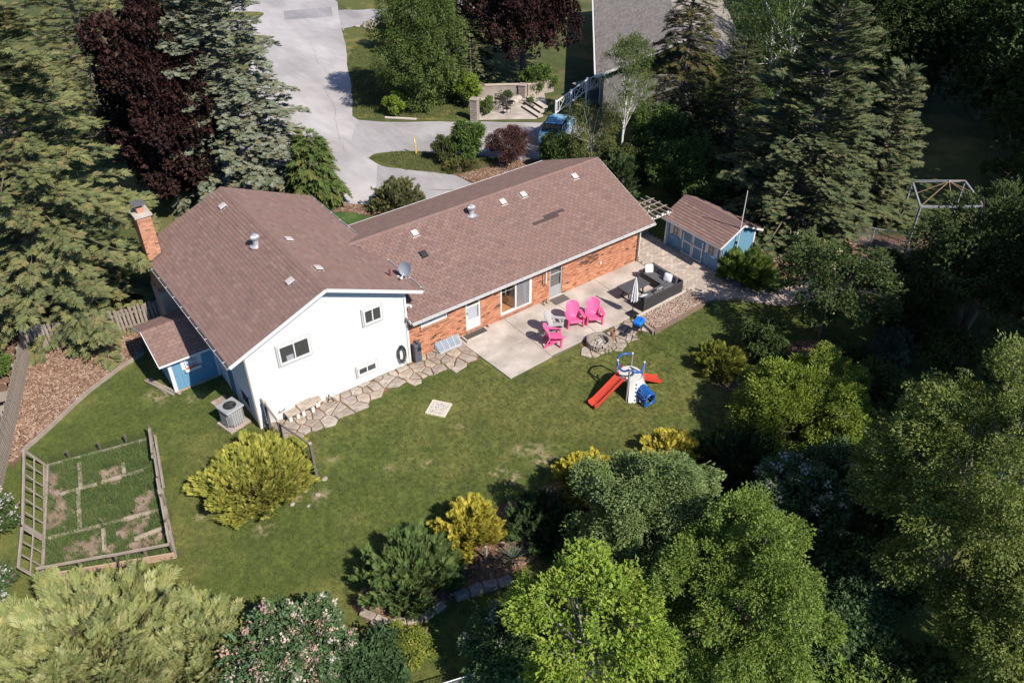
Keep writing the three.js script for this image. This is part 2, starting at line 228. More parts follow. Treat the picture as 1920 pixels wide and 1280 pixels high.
// shingle roofs
const shingleMat = std([1, 1, 1], .95, { vertexColors: true, bumpMap: fineN, bumpScale: .004 });
const shCols = [[.19, .118, .1], [.2, .126, .108], [.181, .111, .094], [.19, .122, .106], [.204, .12, .1], [.174, .112, .098], [.186, .121, .106], [.214, .138, .118], [.162, .1, .085]].map(c => mul3(c, 1.12));
const SW = .335, SE = .172;
const shingleGeos = [], shG = (w, ci) => { const key = w + '_' + ci; return shingleGeos[key] ||= paint(uvBox(clean(mv(new THREE.BoxGeometry(w, .026, SE + .03), 0, .004, -.012, -.13))), shCols[ci]); };
const darkSh = [.075, .05, .047];
const shList = [];  // {roof, matrix, w, ci, d}
function shingleSlope(roofPart, org, along, down, L, D, keep, seed, colorFn) {
  const r = rng(seed), nrm = V(0, 0, 0).crossVectors(down, along).normalize(); if (nrm.y < 0) nrm.negate();
  const bm = new THREE.Matrix4().makeBasis(V(0, 0, 0).crossVectors(nrm, down), nrm, down);
  const rows = Math.floor(D / SE), e = D / rows;
  for (let j = 0; j < rows; j++) { let s = -((j * .5) % 1) * SW * (1 + .1 * (j % 3)); while (s < L) { const a = Math.max(0, s), b = Math.min(L, s + SW); s += SW; if (b - a < .04) continue;
    const q = org.clone().addScaledVector(along, (a + b) / 2).addScaledVector(down, (j + .5) * e); if (!keep(q)) continue;
    const w = Math.abs(b - a - SW) < .01 ? SW - .016 : +(b - a - .016).toFixed(2);
    const n = vnoise(a * .9 + seed, j * .5, seed); let ci = colorFn ? colorFn(q, r) : -1; if (ci < 0) ci = r() < .55 ? (r() * 3) | 0 : (n > .55 ? 3 + ((r() * 3) | 0) : 5 + ((r() * 4) | 0));
    const m = bm.clone().setPosition(q.addScaledVector(nrm, .012 + r() * .004));
    shList.push({ roof: roofPart, m, w, ci, d: q.distanceTo(camera.position) }); } }
}
shCols.push(darkSh);
const roofDeck = std([.12, .08, .075], .95);
const deckA = []; for (const s of [-1, 1]) { const xe = s < 0 ? AR.xl : AR.xr, w = Math.abs(xe - AR.xm), L = w * Math.hypot(1, sA); deckA.push(bx(L, .1, AR.z0 - AR.z1, (xe + AR.xm) / 2, (AR.h + AR.H) / 2 - .055, (AR.z0 + AR.z1) / 2, 0, 0, -s * Math.atan(sA))); }
const roofA = part(house, 'roof', deckA, roofDeck);
const deckB = []; for (const s of [-1, 1]) { const ze = s < 0 ? BR.z1 : BR.z0, D = Math.abs(ze - BR.zm) * Math.hypot(1, sB); deckB.push(bx(BR.x1 - .02, .1, D, (BR.x1 + .02) / 2, (BR.h + BR.H) / 2 - .055, (ze + BR.zm) / 2, s * Math.atan(sB), 0, 0)); }
{ // the short piece of the ridge that runs up against the taller roof
  const g = new THREE.BufferGeometry(); const zz = d => BR.zm + d; const h0 = yA(.02), dz = (BR.H - h0) / sB, xr = AR.xm + (AR.H - BR.H) / sA;
  const P = [[.03, BR.H, BR.zm], [xr, BR.H, BR.zm], [.03, h0, zz(dz)], [.03, h0, zz(-dz)]]; const a = []; for (const t of [[0, 1, 2], [0, 3, 1]]) for (const i of t) a.push(P[i][0], P[i][1] - .004, P[i][2]);
  g.setAttribute('position', new THREE.Float32BufferAttribute(a, 3)); g.computeVertexNormals(); deckB.push(uvBox(g)); }
const roofB = part(house, 'roof', deckB, roofDeck);
const nA = Math.hypot(1, sA), nB = Math.hypot(1, sB);
const keepA = q => !(yB(q.z) > q.y + .03 && q.x > -1 && q.z > BR.z1 && q.z < BR.z0), keepB = q => q.x > .02 || q.y > yA(q.x) + .02;
shingleSlope(roofA, V(AR.xm, AR.H, AR.z1), V(0, 0, 1), V(-1 / nA, -sA / nA, 0), AR.z0 - AR.z1, (AR.xm - AR.xl) * nA, () => true, 5);
shingleSlope(roofA, V(AR.xm, AR.H, AR.z1), V(0, 0, 1), V(1 / nA, -sA / nA, 0), AR.z0 - AR.z1, (AR.xr - AR.xm) * nA, keepA, 6);
const repaired = (q, r) => q.x > 8.75 && q.x < 11.05 && Math.abs(q.z + 2.02) < .2 && (q.z < -2.02 ? q.x > 9.6 : q.x < 10.5) ? 9 : -1;
shingleSlope(roofB, V(-.6, BR.H, BR.zm), V(1, 0, 0), V(0, -sB / nB, 1 / nB), BR.x1 + .6, (BR.z0 - BR.zm) * nB, keepB, 7, repaired);
shingleSlope(roofB, V(-.6, BR.H, BR.zm), V(1, 0, 0), V(0, -sB / nB, -1 / nB), BR.x1 + .6, (BR.zm - BR.z1) * nB, keepB, 8);
shList.sort((a, b) => a.d - b.d);
for (const s of shList.slice(0, 300)) { const o = part(s.roof, 'shingle', shG(s.w, s.ci), shingleMat); s.m.decompose(o.position, o.quaternion, o.scale); }
for (const rp of [roofA, roofB]) part(rp, 'shingles', shList.slice(300).filter(s => s.roof === rp).map(s => shG(s.w, s.ci).clone().applyMatrix4(s.m)), shingleMat, 'stuff');
// ridge caps
for (const [rp, a, b] of [[roofA, V(AR.xm, AR.H, AR.z1), V(AR.xm, AR.H, AR.z0)], [roofB, V(-.45, BR.H, BR.zm), V(BR.x1, BR.H, BR.zm)]]) {
  const d = b.clone().sub(a), L = d.length(), n = Math.floor(L / .17), dir = d.normalize(), alongX = Math.abs(dir.x) > .5, r = rng(9), gs = [];
  for (let k = 0; k < n; k++) for (const s of [-1, 1]) { const g = new THREE.BoxGeometry(.16, .012, .19); const tilt = Math.atan(alongX ? sB : sA); if (alongX) { g.rotateY(PI / 2); g.rotateX(s * tilt); g.translate(0, -.076 * Math.sin(tilt), s * .074); } else { g.rotateZ(-s * tilt); g.translate(s * .074, -.076 * Math.sin(tilt), 0); }
    const q = a.clone().addScaledVector(dir, (k + .5) * L / n); g.translate(q.x, q.y + .028 + (k % 2) * .005, q.z); gs.push(paint(uvBox(clean(g)), shCols[(r() * 7) | 0])); }
  part(rp, 'ridge_caps', gs, shingleMat, 'stuff'); }
// fascias, soffits, gutters
{ const f = (a, b, h = .17, w = .03) => bar(a, b, w, h);
  const gr = []; for (const z of [AR.z0 + .02, AR.z1 - .02]) for (const x of [AR.xl, AR.xr]) { const a = V(x, AR.h - .075, z), b = V(AR.xm, AR.H - .075, z); const d = b.clone().sub(a), L = d.length(); gr.push(bx(L + .02, .15, .03, (a.x + b.x) / 2, (a.y + b.y) / 2, z, 0, 0, Math.atan2(d.y, d.x) + (d.x < 0 ? PI : 0))); }
  part(house, 'rake_board', gr, M.trim);
  const gb = []; for (const s of [-1, 1]) { const ze = s < 0 ? BR.z1 : BR.z0, D = Math.abs(ze - BR.zm) * nB; gb.push(bx(.03, .15, D, BR.x1 + .017, (BR.h + BR.H) / 2 - .075, (ze + BR.zm) / 2, s * Math.atan(sB), 0, 0)); }
  gb.push(bx(.03, .15, 1.2, .015, BR.h - .06 + .25, BR.z0 - .58, Math.atan(sB), 0, 0));
  part(house, 'rake_board', gb, M.trim);
  part(house, 'soffit', [bx(.72, .02, -AR.z1, (AR.xl + AX0) / 2, AR.h - .13, AR.z1 / 2), bx(.7, .02, -AR.z1, AR.xr / 2, AR.h - .13, AR.z1 / 2)], M.trim);
  part(house, 'soffit', [bx(BR.x1 - .05, .02, .52, BR.x1 / 2 + .03, BR.h - .14, (BR.z0 + BZ) / 2 - .01), bx(BR.x1 - .1, .02, .5, BR.x1 / 2, BR.h - .14, BR.z1 + .26)], M.trim);
  const gutter = (x, y, z, L, alongX) => { const s = new THREE.Shape(); s.moveTo(0, .0); s.lineTo(.1, 0); s.lineTo(.12, .1); s.lineTo(.11, .1); s.lineTo(.09, .012); s.lineTo(.012, .012); s.lineTo(.012, .1); s.lineTo(0, .1); const g = new THREE.ExtrudeGeometry(s, { depth: L, bevelEnabled: false }); return g; };
  const gl = (name, x, y, z, L, ry, lit) => { const o = part(house, 'gutter', uvBox(mv(gutter(0, 0, 0, L), x, y, z, 0, ry)), M.trim); part(o, 'leaf_litter', mv(bx(.075, .02, L - .02, .052, .03, L / 2), x, y, z, 0, ry), M.gutterIn);
    const hs = []; for (let d = .4; d < L; d += .95) hs.push(mv(bx(.12, .012, .03, .06, .1, d), x, y, z, 0, ry)); part(o, 'hangers', hs, M.trim); };
  gl('g', AR.xl - .005, AR.h - .1, AR.z0, AR.z0 - AR.z1, PI);                       // left eave: faces -x
  gl('g', AR.xr + .005, AR.h - .1, AR.z1, AR.z0 - AR.z1, 0);                        // right eave
  gl('g', BR.x1, BR.h - .1, BR.z0 + .005, BR.x1 - .05, -PI / 2);                    // brick wing front
  gl('g', .8, BR.h - .1, BR.z1 - .005, BR.x1 - .8, PI / 2);
  const ds = part(house, 'downspout', [bx(.06, 3.6, .05, AX0 - .06, 2.05, .06), bar(V(AX0 - .06, 3.8, .06), V(AR.xl + .05, 3.92, .3), .05, .06)], std([.25, .22, .2], .5));
  part(house, 'downspout', [bx(.05, 1.2, .04, 8.2, 1.75, BZ + .05)], M.trim);
}
// brick wing: back-up wall with real openings, bricks laid proud of the mortar
const openings = [[.8, 2.27, 1.55, 2.3], [3.3, 4.15, .29, 2.32], [5.36, 7.32, .29, 2.3], [8.47, 9.3, .03, 2.22]];
const mortar = std([.4, .33, .28], .95);
function wallWithHoles(x0, x1, y0, y1, holes, z, t) { const out = []; const xs = [x0, ...holes.flatMap(h => [h[0], h[1]]), x1]; for (let i = 0; i < xs.length - 1; i++) { const a = xs[i], b = xs[i + 1], h = holes.find(o => o[0] === a && o[1] === b); if (!h) out.push(bx(b - a, y1 - y0, t, (a + b) / 2, (y0 + y1) / 2, z - t / 2)); else { if (h[2] > y0) out.push(bx(b - a, h[2] - y0, t, (a + b) / 2, (y0 + h[2]) / 2, z - t / 2)); if (h[3] < y1) out.push(bx(b - a, y1 - h[3], t, (a + b) / 2, (h[3] + y1) / 2, z - t / 2)); } } return out; }
const brickWall = part(house, 'brick_wall', wallWithHoles(.0, BXE, -.05, 2.42, openings, BZ - .01, .2), mortar);
const brickMat = std([1, 1, 1], .9, { vertexColors: true, bumpMap: fineN, bumpScale: .004 });
const brCols = [[.4, .172, .092], [.45, .195, .105], [.36, .15, .08], [.43, .2, .12], [.33, .135, .08], [.47, .225, .135]], brDark = [[.09, .05, .035], [.14, .07, .045], [.2, .09, .05]];
function bricks(x0, x1, y0, y1, z, holes, seed, sootFn, ends) { // running bond, 215 x 65 mm
  const r = rng(seed), out = [], cw = .225, ch = .077;
  for (let y = y0, j = 0; y + .065 < y1 + .02; y += ch, j++) for (let x = x0 - (j % 2) * cw / 2; x < x1; x += cw) { let spans = [[Math.max(x, x0), Math.min(x + cw - .011, x1)]]; for (const h of holes) if (y + .06 > h[2] - .07 && y < h[3]) spans = spans.flatMap(([a, b]) => b <= h[0] || a >= h[1] ? [[a, b]] : [[a, Math.min(b, h[0])], [Math.max(a, h[1]), b]]);
    for (const [a, b] of spans) { if (b - a < .03) continue; const g = clean(bx(b - a, .065, .03, (a + b) / 2, y + .033, z - .015 + r() * .004)); let c = brCols[(r() * 6) | 0]; const cl = vnoise(x * 1.3, y * 5, seed); const pd = sootFn ? sootFn((a + b) / 2, y) : 0; if (r() < .025 + (cl > .72 ? .12 : 0) || r() < pd) c = brDark[(r() * 3) | 0]; const k = .86 + .28 * r(); out.push(paint(g, mul3(c, k * 1.12))); } }
  return out;
}
const soot = (x, y) => clamp(1.15 - Math.hypot((x - 11.25) / .95, (y - 1.5 + (x - 11.25) * -.02) / .28)) + clamp(.5 - Math.hypot((x - 11.2) / 1.4, (y - 1.25) / .4));
part(brickWall, 'bricks', bricks(.02, BXE, .0, 2.36, BZ + .006, openings, 12, soot), brickMat, 'stuff');
{ // soldier course sills under the window and the doors
  for (const [a, b, y] of [[.72, 2.35, 1.5], [3.24, 4.2, .23], [5.3, 7.38, .22]]) { const n = Math.round((b - a) / .077), r = rng(a * 9), gs = []; for (let k = 0; k < n; k++) gs.push(paint(clean(bx((b - a) / n - .01, .1, .2, a + (k + .5) * (b - a) / n, y, BZ - .03, .22)), mul3([.36, .17, .11], .8 + .4 * r()))); part(brickWall, 'sill_bricks', gs, brickMat, 'stuff'); }
  part(house, 'corner_board', bx(.12, 2.4, .16, BXE + .05, 1.2, BZ + .0), M.darkWood);
  part(house, 'wall', [bx(.2, 2.4, 8.4, BXE - .1, 1.2, -4.45), bx(BXE, 2.4, .2, BXE / 2, 1.2, -8.6)], mortar);
  const s = new THREE.Shape(); s.moveTo(-8.6, 2.4); s.lineTo(BZ, 2.4); s.lineTo(BR.zm, BR.H - .15); const g = new THREE.ExtrudeGeometry(s, { depth: .12, bevelEnabled: false }); g.rotateY(-PI / 2); g.translate(BXE, 0, 0); part(house, 'gable_wall', uvBox(g), M.siding);
}
{ // rooms behind the patio door
  const wf = colTex(512, (u, v) => { const pl = Math.floor(v * 8), e = Math.abs(v * 8 - pl - .5) > .47 ? .35 : 1; return mul3(mix3([.36, .13, .035], [.55, .24, .075], fbm(u * 3 + pl * 7, v * 40, 91, 3)), e * (.8 + .4 * hash2(pl, 3, 5))); }); wf.repeat.set(.8, .8);
  part(house, 'wood_floor', bx(14, .1, 4.2, 7.3, .24, -2.45), std([1, 1, 1], .35, { map: wf }));
  part(house, 'inner_wall', [bx(14, 2.2, .1, 7.3, 1.35, -4.5), bx(.1, 2.1, 3.2, 4.7, 1.35, -1.95), bx(.1, 2.1, 3.2, 7.9, 1.35, -1.95), bx(14, .06, 4.2, 7.3, 2.4, -2.45)], std([.45, .43, .4], .9));
  const curt = []; for (let k = 0; k < 7; k++) curt.push(cyl(.035, .03, 1.75, 6, 6.98 + k * .04, 1.2, BZ - .24 - (k % 2) * .03, 0, 0, k < 2 ? .12 : 0)); part(house, 'curtain', curt, M.curtain);
  part(house, 'inner_door', [bx(.05, 1.7, .7, 6.55, 1.15, -2.6), bx(.5, .04, .04, 6.1, .55, -2.4), bx(.04, .9, .04, 5.85, .7, -2.4), bx(.04, .9, .04, 6.35, .7, -2.4)], std([.35, .33, .3], .7));
}
function frameBars(w, h, t, d) { return [bx(w, t, d, 0, t / 2, 0), bx(w, t, d, 0, h - t / 2, 0), bx(t, h - 2 * t, d, -w / 2 + t / 2, h / 2, 0), bx(t, h - 2 * t, d, w / 2 - t / 2, h / 2, 0)]; }
// windows set proud on the siding
function sidingWindow(x0, x1, y0, y1, cur) { const w = x1 - x0, h = y1 - y0, o = part(house, 'window', frameBars(w, h, .075, .1), M.trim); o.position.set((x0 + x1) / 2, y0, .08);
  part(o, 'casing', [bx(w + .14, .08, .03, 0, -.04, -.01), bx(w + .14, .08, .03, 0, h + .04, -.01), bx(.07, h, .03, -w / 2 - .035, h / 2, -.01), bx(.07, h, .03, w / 2 + .035, h / 2, -.01)], std([.5, .49, .47], .6));
  part(o, 'mullion', bx(.05, h - .15, .06, 0, h / 2, 0), M.trim); for (const s of [-1, 1]) part(o, 'pane', bx(w / 2 - .1, h - .15, .006, s * (w / 4 - .012), h / 2, s * .01), M.glass);
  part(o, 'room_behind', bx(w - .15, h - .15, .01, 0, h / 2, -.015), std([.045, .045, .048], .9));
  if (cur) part(o, 'blind', bx(w * .22, h * .3, .008, -w * .16, h * .22, -.008), std([.3, .3, .31], .9)); return o; }
sidingWindow(-6.05, -4.66, 2.82, 3.76, true); sidingWindow(-2.1, -1.22, 3.12, 3.9, false); sidingWindow(-2.72, -1.76, .55, 1.03, false);
{ // left side openings: a basement door and window in the shade
  const d = part(house, 'side_door', [bx(.05, 1.9, .8, AX0 - .04, 1.05, -2.6)], std([.05, .12, .2], .5)); part(d, 'casing', [bx(.06, 1.95, .1, AX0 - .045, 1.08, -2.15), bx(.06, 1.95, .1, AX0 - .045, 1.08, -3.05), bx(.06, .1, 1, AX0 - .045, 2.1, -2.6)], M.trim);
  const w = part(house, 'window', [bx(.06, .1, 1.1, AX0 - .045, .55, -1.1), bx(.06, .1, 1.1, AX0 - .045, 1.35, -1.1), bx(.06, .8, .1, AX0 - .045, .95, -.6), bx(.06, .8, .1, AX0 - .045, .95, -1.6)], M.trim); part(w, 'pane', bx(.01, .7, .9, AX0 - .04, .95, -1.1), std([.03, .035, .045], .08));
}
{ // window in the brick
  const w = part(house, 'window', frameBars(1.44, .74, .07, .1), M.trim); w.position.set(1.535, 1.57, BZ - .07); part(w, 'mullion', bx(.045, .6, .06, 0, .37, 0), M.trim); for (const s of [-1, 1]) part(w, 'pane', bx(.62, .6, .006, s * .34, .37, 0), M.glass); part(w, 'roller_blind', bx(1.3, .3, .01, 0, .2, -.08), std([.5, .5, .52], .9));
  // white storm door
  const d = part(house, 'storm_door', [...frameBars(.84, 2.02, .09, .07), bx(.68, .47, .045, 0, .31, 0), bx(.68, .07, .06, 0, 1.3, 0)], M.trim); d.position.set(3.725, .3, BZ - .05); part(d, 'pane', bx(.66, .7, .006, 0, .9, .005), M.glass); part(d, 'pane', bx(.66, .6, .006, 0, 1.63, .005), M.glass); part(d, 'blind', bx(.62, .72, .008, 0, .9, -.05), std([.42, .44, .5], .9)); part(d, 'handle', bx(.03, .12, .05, -.36, 1.0, .05), M.darkMetal);
  // sliding patio door
  const p = part(house, 'patio_door', [...frameBars(1.95, 2, .08, .12), bx(.09, 1.86, .08, -.02, 1, .01), bx(.07, 1.86, .06, .86, 1, .03)], M.trim); p.position.set(6.34, .3, BZ - .06); part(p, 'pane', bx(.86, 1.84, .006, -.47, 1, 0), M.glass); part(p, 'pane', bx(.82, 1.84, .006, .42, 1, .02), M.glass); part(p, 'muntins', [bx(.86, .012, .012, -.47, 1.3, -.01), bx(.86, .012, .012, -.47, 1.6, -.01), bx(.012, .8, .012, -.6, 1.5, -.01)], M.trim); part(p, 'insect_screen', bx(.8, 1.82, .004, .42, 1, .05), new THREE.MeshPhysicalMaterial({ color: lin(.3, .3, .31), roughness: .9, transparent: true, opacity: .45 }));
  // grey screen door
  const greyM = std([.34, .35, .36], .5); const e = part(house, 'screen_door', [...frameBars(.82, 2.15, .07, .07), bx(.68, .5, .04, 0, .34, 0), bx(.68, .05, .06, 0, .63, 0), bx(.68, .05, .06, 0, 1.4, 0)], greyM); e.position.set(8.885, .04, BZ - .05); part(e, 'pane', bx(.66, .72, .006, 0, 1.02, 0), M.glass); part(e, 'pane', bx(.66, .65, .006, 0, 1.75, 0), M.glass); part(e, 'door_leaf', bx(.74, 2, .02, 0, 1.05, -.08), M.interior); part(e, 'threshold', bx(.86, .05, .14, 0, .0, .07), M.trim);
  part(e, 'handle', bx(.03, .1, .05, .33, 1.0, .05), M.galv);
}
{ // chimney on the left wall
  const cx = -7.8, cz = -9.6, w = .62, d = .82, top = 6.25; const c = part(house, 'chimney', [bx(w, top, d, cx, top / 2, cz), bx(w + .06, 2.4, 1.5, cx, 1.2, cz)], mortar);
  const gs = []; const face = (g0, tx) => g0.map(tx); const add = (len, rot, ox, oz, seed) => { for (const g of bricks(-len / 2, len / 2, .0, top - .02, .006, [], seed)) { g.rotateY(rot); g.translate(ox, 0, oz); gs.push(g); } };
  add(w, 0, cx, cz + d / 2, 31); add(d, PI / 2, cx + w / 2, cz, 32); add(d, -PI / 2, cx - w / 2, cz, 33); add(w, PI, cx, cz - d / 2, 34); part(c, 'bricks', gs, brickMat, 'stuff');
  part(c, 'chimney_cap', [bx(w + .16, .1, d + .16, cx, top + .05, cz)], M.concrete); part(c, 'flue', [bx(.3, .3, .34, cx, top + .2, cz)], std([.45, .22, .14], .9)); part(c, 'rain_cap', [bx(.56, .03, .6, cx, top + .52, cz), ...[[-.18, -.2], [.18, -.2], [-.18, .2], [.18, .2]].map(([a, b]) => bx(.02, .2, .02, cx + a, top + .42, cz + b))], std([.22, .22, .23], .5, { metalness: .5 }));
  part(c, 'flashing', [bx(.04, .2, d + .2, cx + w / 2 + .03, yA(cx + w / 2) + .09, cz), bx(w * .7, .03, .2, cx + .12, yA(cx + .1) + .05, cz + d / 2 + .09, 0, 0, Math.atan(sA))], std([.17, .17, .18], .5, { metalness: .5 }));
}
// roof vents
function roofVent(x, y, z, ry, rx, rz, m) { const o = part(house, 'roof_vent', [rbx(.34, .09, .34, .03, 0, .09, 0), bx(.42, .02, .46, 0, .02, .0)], m || std([.5, .45, .44], .6)); o.position.set(x, y, z); o.rotation.set(rx, 0, rz); part(o, 'vent_opening', bx(.3, .05, .02, 0, .05, .171), M.dark); return o; }
const tA = Math.atan(sA), tB = Math.atan(sB);
roofVent(-4.25, yA(-4.25), -9.14, 0, 0, tA); roofVent(-4.45, yA(-4.45), -1.36, 0, 0, tA); roofVent(-3.1, yA(-3.1), -4.46, 0, 0, -tA); roofVent(-3.15, yA(-3.15), -1.47, 0, 0, -tA);
for (const x of [2.86, 8.15, 9.48, 12.98]) roofVent(x, yB(-3.68), -3.68, 0, tB, 0, std([.52, .46, .44], .6));
roofVent(2.58, yB(-2.5), -2.5, 0, tB, 0, std([.03, .028, .028], .5));
function turbine(x, y, z) { const o = part(house, 'turbine_vent', [cyl(.13, .13, .3, 16, 0, .15, 0), cyl(.3, .16, .05, 16, 0, .03, 0)], M.galv); o.position.set(x, y, z);
  const fins = []; for (let k = 0; k < 20; k++) { const a = k / 20 * 2 * PI, pts = []; for (let i = 0; i <= 6; i++) { const t = i / 6, ph = t * PI, r = .05 + .16 * Math.sin(ph); pts.push(V(Math.cos(a + t * .5) * r, .3 + .27 * t, Math.sin(a + t * .5) * r)); } fins.push(tube(pts, .018, 6, 4)); } part(o, 'fins', fins, M.galv); part(o, 'dome', [mv(new THREE.SphereGeometry(.17, 16, 10).scale(1, .8, 1), 0, .43, 0), cyl(.13, .05, .04, 16, 0, .585, 0)], M.galv); }
turbine(-4.4, yA(-4.4), -4.95); turbine(6.15, yB(-3.6), -3.6);
part(house, 'plumbing_pipe', [cyl(.05, .05, .4, 10, -.08, yA(-.08) + .18, -.94)], std([.2, .06, .045], .7));
part(house, 'flood_light', [bx(.2, .08, .08, .1, 3.2, -.02), rbx(.12, .12, .14, .03, .25, 3.15, .05)], M.trim);
{ // satellite dish on the eave
  const d = thing('satellite_dish', [.6, yA(.6) + .02, -.85], 0, 'grey satellite dish on a mast at the right eave of the tall roof', 'satellite dish');
  part(d, 'mast', [cyl(.025, .025, .5, 8, 0, .22, 0), bar(V(0, .05, 0), V(-.35, .18, -.1), .03), bx(.25, .02, .2, 0, 0, 0, 0, 0, -tA)], M.white);
  const pts = []; for (let i = 0; i <= 10; i++) { const r = i / 10; pts.push(new THREE.Vector2(r * .34, .09 * r * r)); } for (let i = 10; i >= 0; i--) { const r = i / 10; pts.push(new THREE.Vector2(r * .335, .09 * r * r + .012)); }
  const g = new THREE.LatheGeometry(pts, 28); g.scale(.85, 1, 1); g.rotateX(PI / 2 - .35); g.rotateY(-.75); g.translate(.03, .5, .05); part(d, 'reflector', g, std([.2, .22, .26], .45)); part(d, 'feed_arm', [bar(V(0, .3, 0), V(-.38, .32, .38), .025), rbx(.12, .08, .1, .02, -.4, .34, .4)], M.white);
}

// ---------------------------------------------------------------- lean-to shed on the left wall
function gableRoof(parent, x0, x1, y0, yr, z0, zr, z1, seed, alongZ = false) { // ridge along x; eaves at z0 (front) and z1
  const mk = (za, zb, ya, yb) => { const D = Math.hypot(zb - za, yb - ya); return bx(x1 - x0, .06, D, (x0 + x1) / 2, (ya + yb) / 2 - .035, (za + zb) / 2, (za > zb ? 1 : -1) * Math.atan2(yb - ya, Math.abs(zb - za))); };
  const rf = part(parent, 'roof', [mk(z0, zr, y0, yr), mk(z1, zr, y0, yr)], roofDeck); const before = shList.length;
  for (const [ze, sd] of [[z0, 1], [z1, 2]]) { const dz = ze - zr, dy = y0 - yr, D = Math.hypot(dz, dy); shingleSlope(rf, V(x0, yr, zr), V(1, 0, 0), V(0, dy / D, dz / D), x1 - x0, D, () => true, seed + sd); }
  for (const s of shList.splice(before)) { const o = part(rf, 'shingle', shG(s.w, s.ci), shingleMat); s.m.decompose(o.position, o.quaternion, o.scale); }
  part(parent, 'fascia', [bx(x1 - x0 + .04, .1, .03, (x0 + x1) / 2, y0 - .06, z0 + Math.sign(z0 - zr) * .02), bx(x1 - x0 + .04, .1, .03, (x0 + x1) / 2, y0 - .06, z1 + Math.sign(z1 - zr) * .02)], M.trim);
  const rk = []; for (const x of [x0 - .015, x1 + .015]) for (const ze of [z0, z1]) { const D = Math.hypot(ze - zr, y0 - yr); rk.push(bx(.03, .1, D, x, (y0 + yr) / 2 - .05, (ze + zr) / 2, (ze > zr ? 1 : -1) * Math.atan2(yr - y0, Math.abs(ze - zr)))); } part(parent, 'rake_board', rk, M.trim);
  return rf;
}
function smallWindow(parent, w, h, shutters, muntin = true) { // in the local xy plane, facing +z, returns the frame mesh
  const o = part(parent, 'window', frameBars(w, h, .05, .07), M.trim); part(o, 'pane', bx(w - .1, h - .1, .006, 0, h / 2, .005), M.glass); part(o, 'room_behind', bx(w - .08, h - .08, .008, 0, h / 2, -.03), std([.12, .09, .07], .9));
  if (muntin) part(o, 'muntins', [bx(.025, h - .1, .03, 0, h / 2, .012), bx(w - .1, .025, .028, 0, h * .5, .012)], M.trim);
  if (shutters) for (const s of [-1, 1]) part(o, 'shutter', [bx(.16, h + .06, .03, s * (w / 2 + .1), h / 2, 0), bx(.11, h * .4, .04, s * (w / 2 + .1), h * .26, 0), bx(.11, h * .4, .04, s * (w / 2 + .1), h * .76, 0)], M.trim);
  return o;
}
{
  const s = thing('lean_to_shed', [-8.45, 0, -5.95], 0, 'small light blue shed with white trim built against the left house wall', 'shed');
  const sh = new THREE.Shape(); const zf = 1.52, zb = -1.52; sh.moveTo(zb, .12); sh.lineTo(zf, .12); sh.lineTo(zf, 1.86); sh.lineTo(0, 2.5); sh.lineTo(zb, 1.86); const g = new THREE.ExtrudeGeometry(sh, { depth: 2.08, bevelEnabled: false }); g.rotateY(-PI / 2); g.translate(1.03, 0, 0); part(s, 'wall', uvBox(g), M.blueSiding);
  for (let x = -1.0; x < .98; x += .2) part(s, 'wall_board', bx(.19, 1.72, .016, x + .1, .98, zf + .006), M.blueSiding);
  part(s, 'corner_board', bx(.13, 1.75, .04, -1.0, .98, zf + .022), M.trim); part(s, 'corner_board', bx(.11, 1.75, .04, .98, .98, zf + .022), M.trim); part(s, 'corner_board', bx(.04, 1.75, .13, -1.07, .98, zf - .03), M.trim);
  part(s, 'base_skid', [bx(2.1, .12, .1, 0, .06, zf - .04), bx(2.1, .12, .1, 0, .06, zb + .05)], M.paleWood);
  gableRoof(s, -1.45, 1.03, 1.9, 2.67, 1.8, 0, -1.8, 41);
  const w = smallWindow(s, .56, .5, true); w.position.set(-.08, 1.14, zf + .03);
  const b = part(s, 'flower_box', bx(.7, .13, .13, -.08, 1.03, zf + .09), M.trim); part(b, 'flowers', Array.from({ length: 14 }, (_, k) => mv(new THREE.IcosahedronGeometry(.045, 0), -.34 + k * .04, 1.12 + (k % 3) * .02, zf + .08 + (k % 2) * .04)), std([.5, .12, .08], .8));
  const pl = thing('plank_pile', [-9.95, 0, -5.2], .25, 'weathered planks lying along the left side of the small blue shed', 'planks'); for (let k = 0; k < 4; k++) part(pl, 'plank', bx(.13, .045, 1.5 + .2 * k, (k % 2) * .15 - .05, .04 + .05 * (k >> 1), .1 * k - .2, 0, .06 * k), M.greyWood);
}
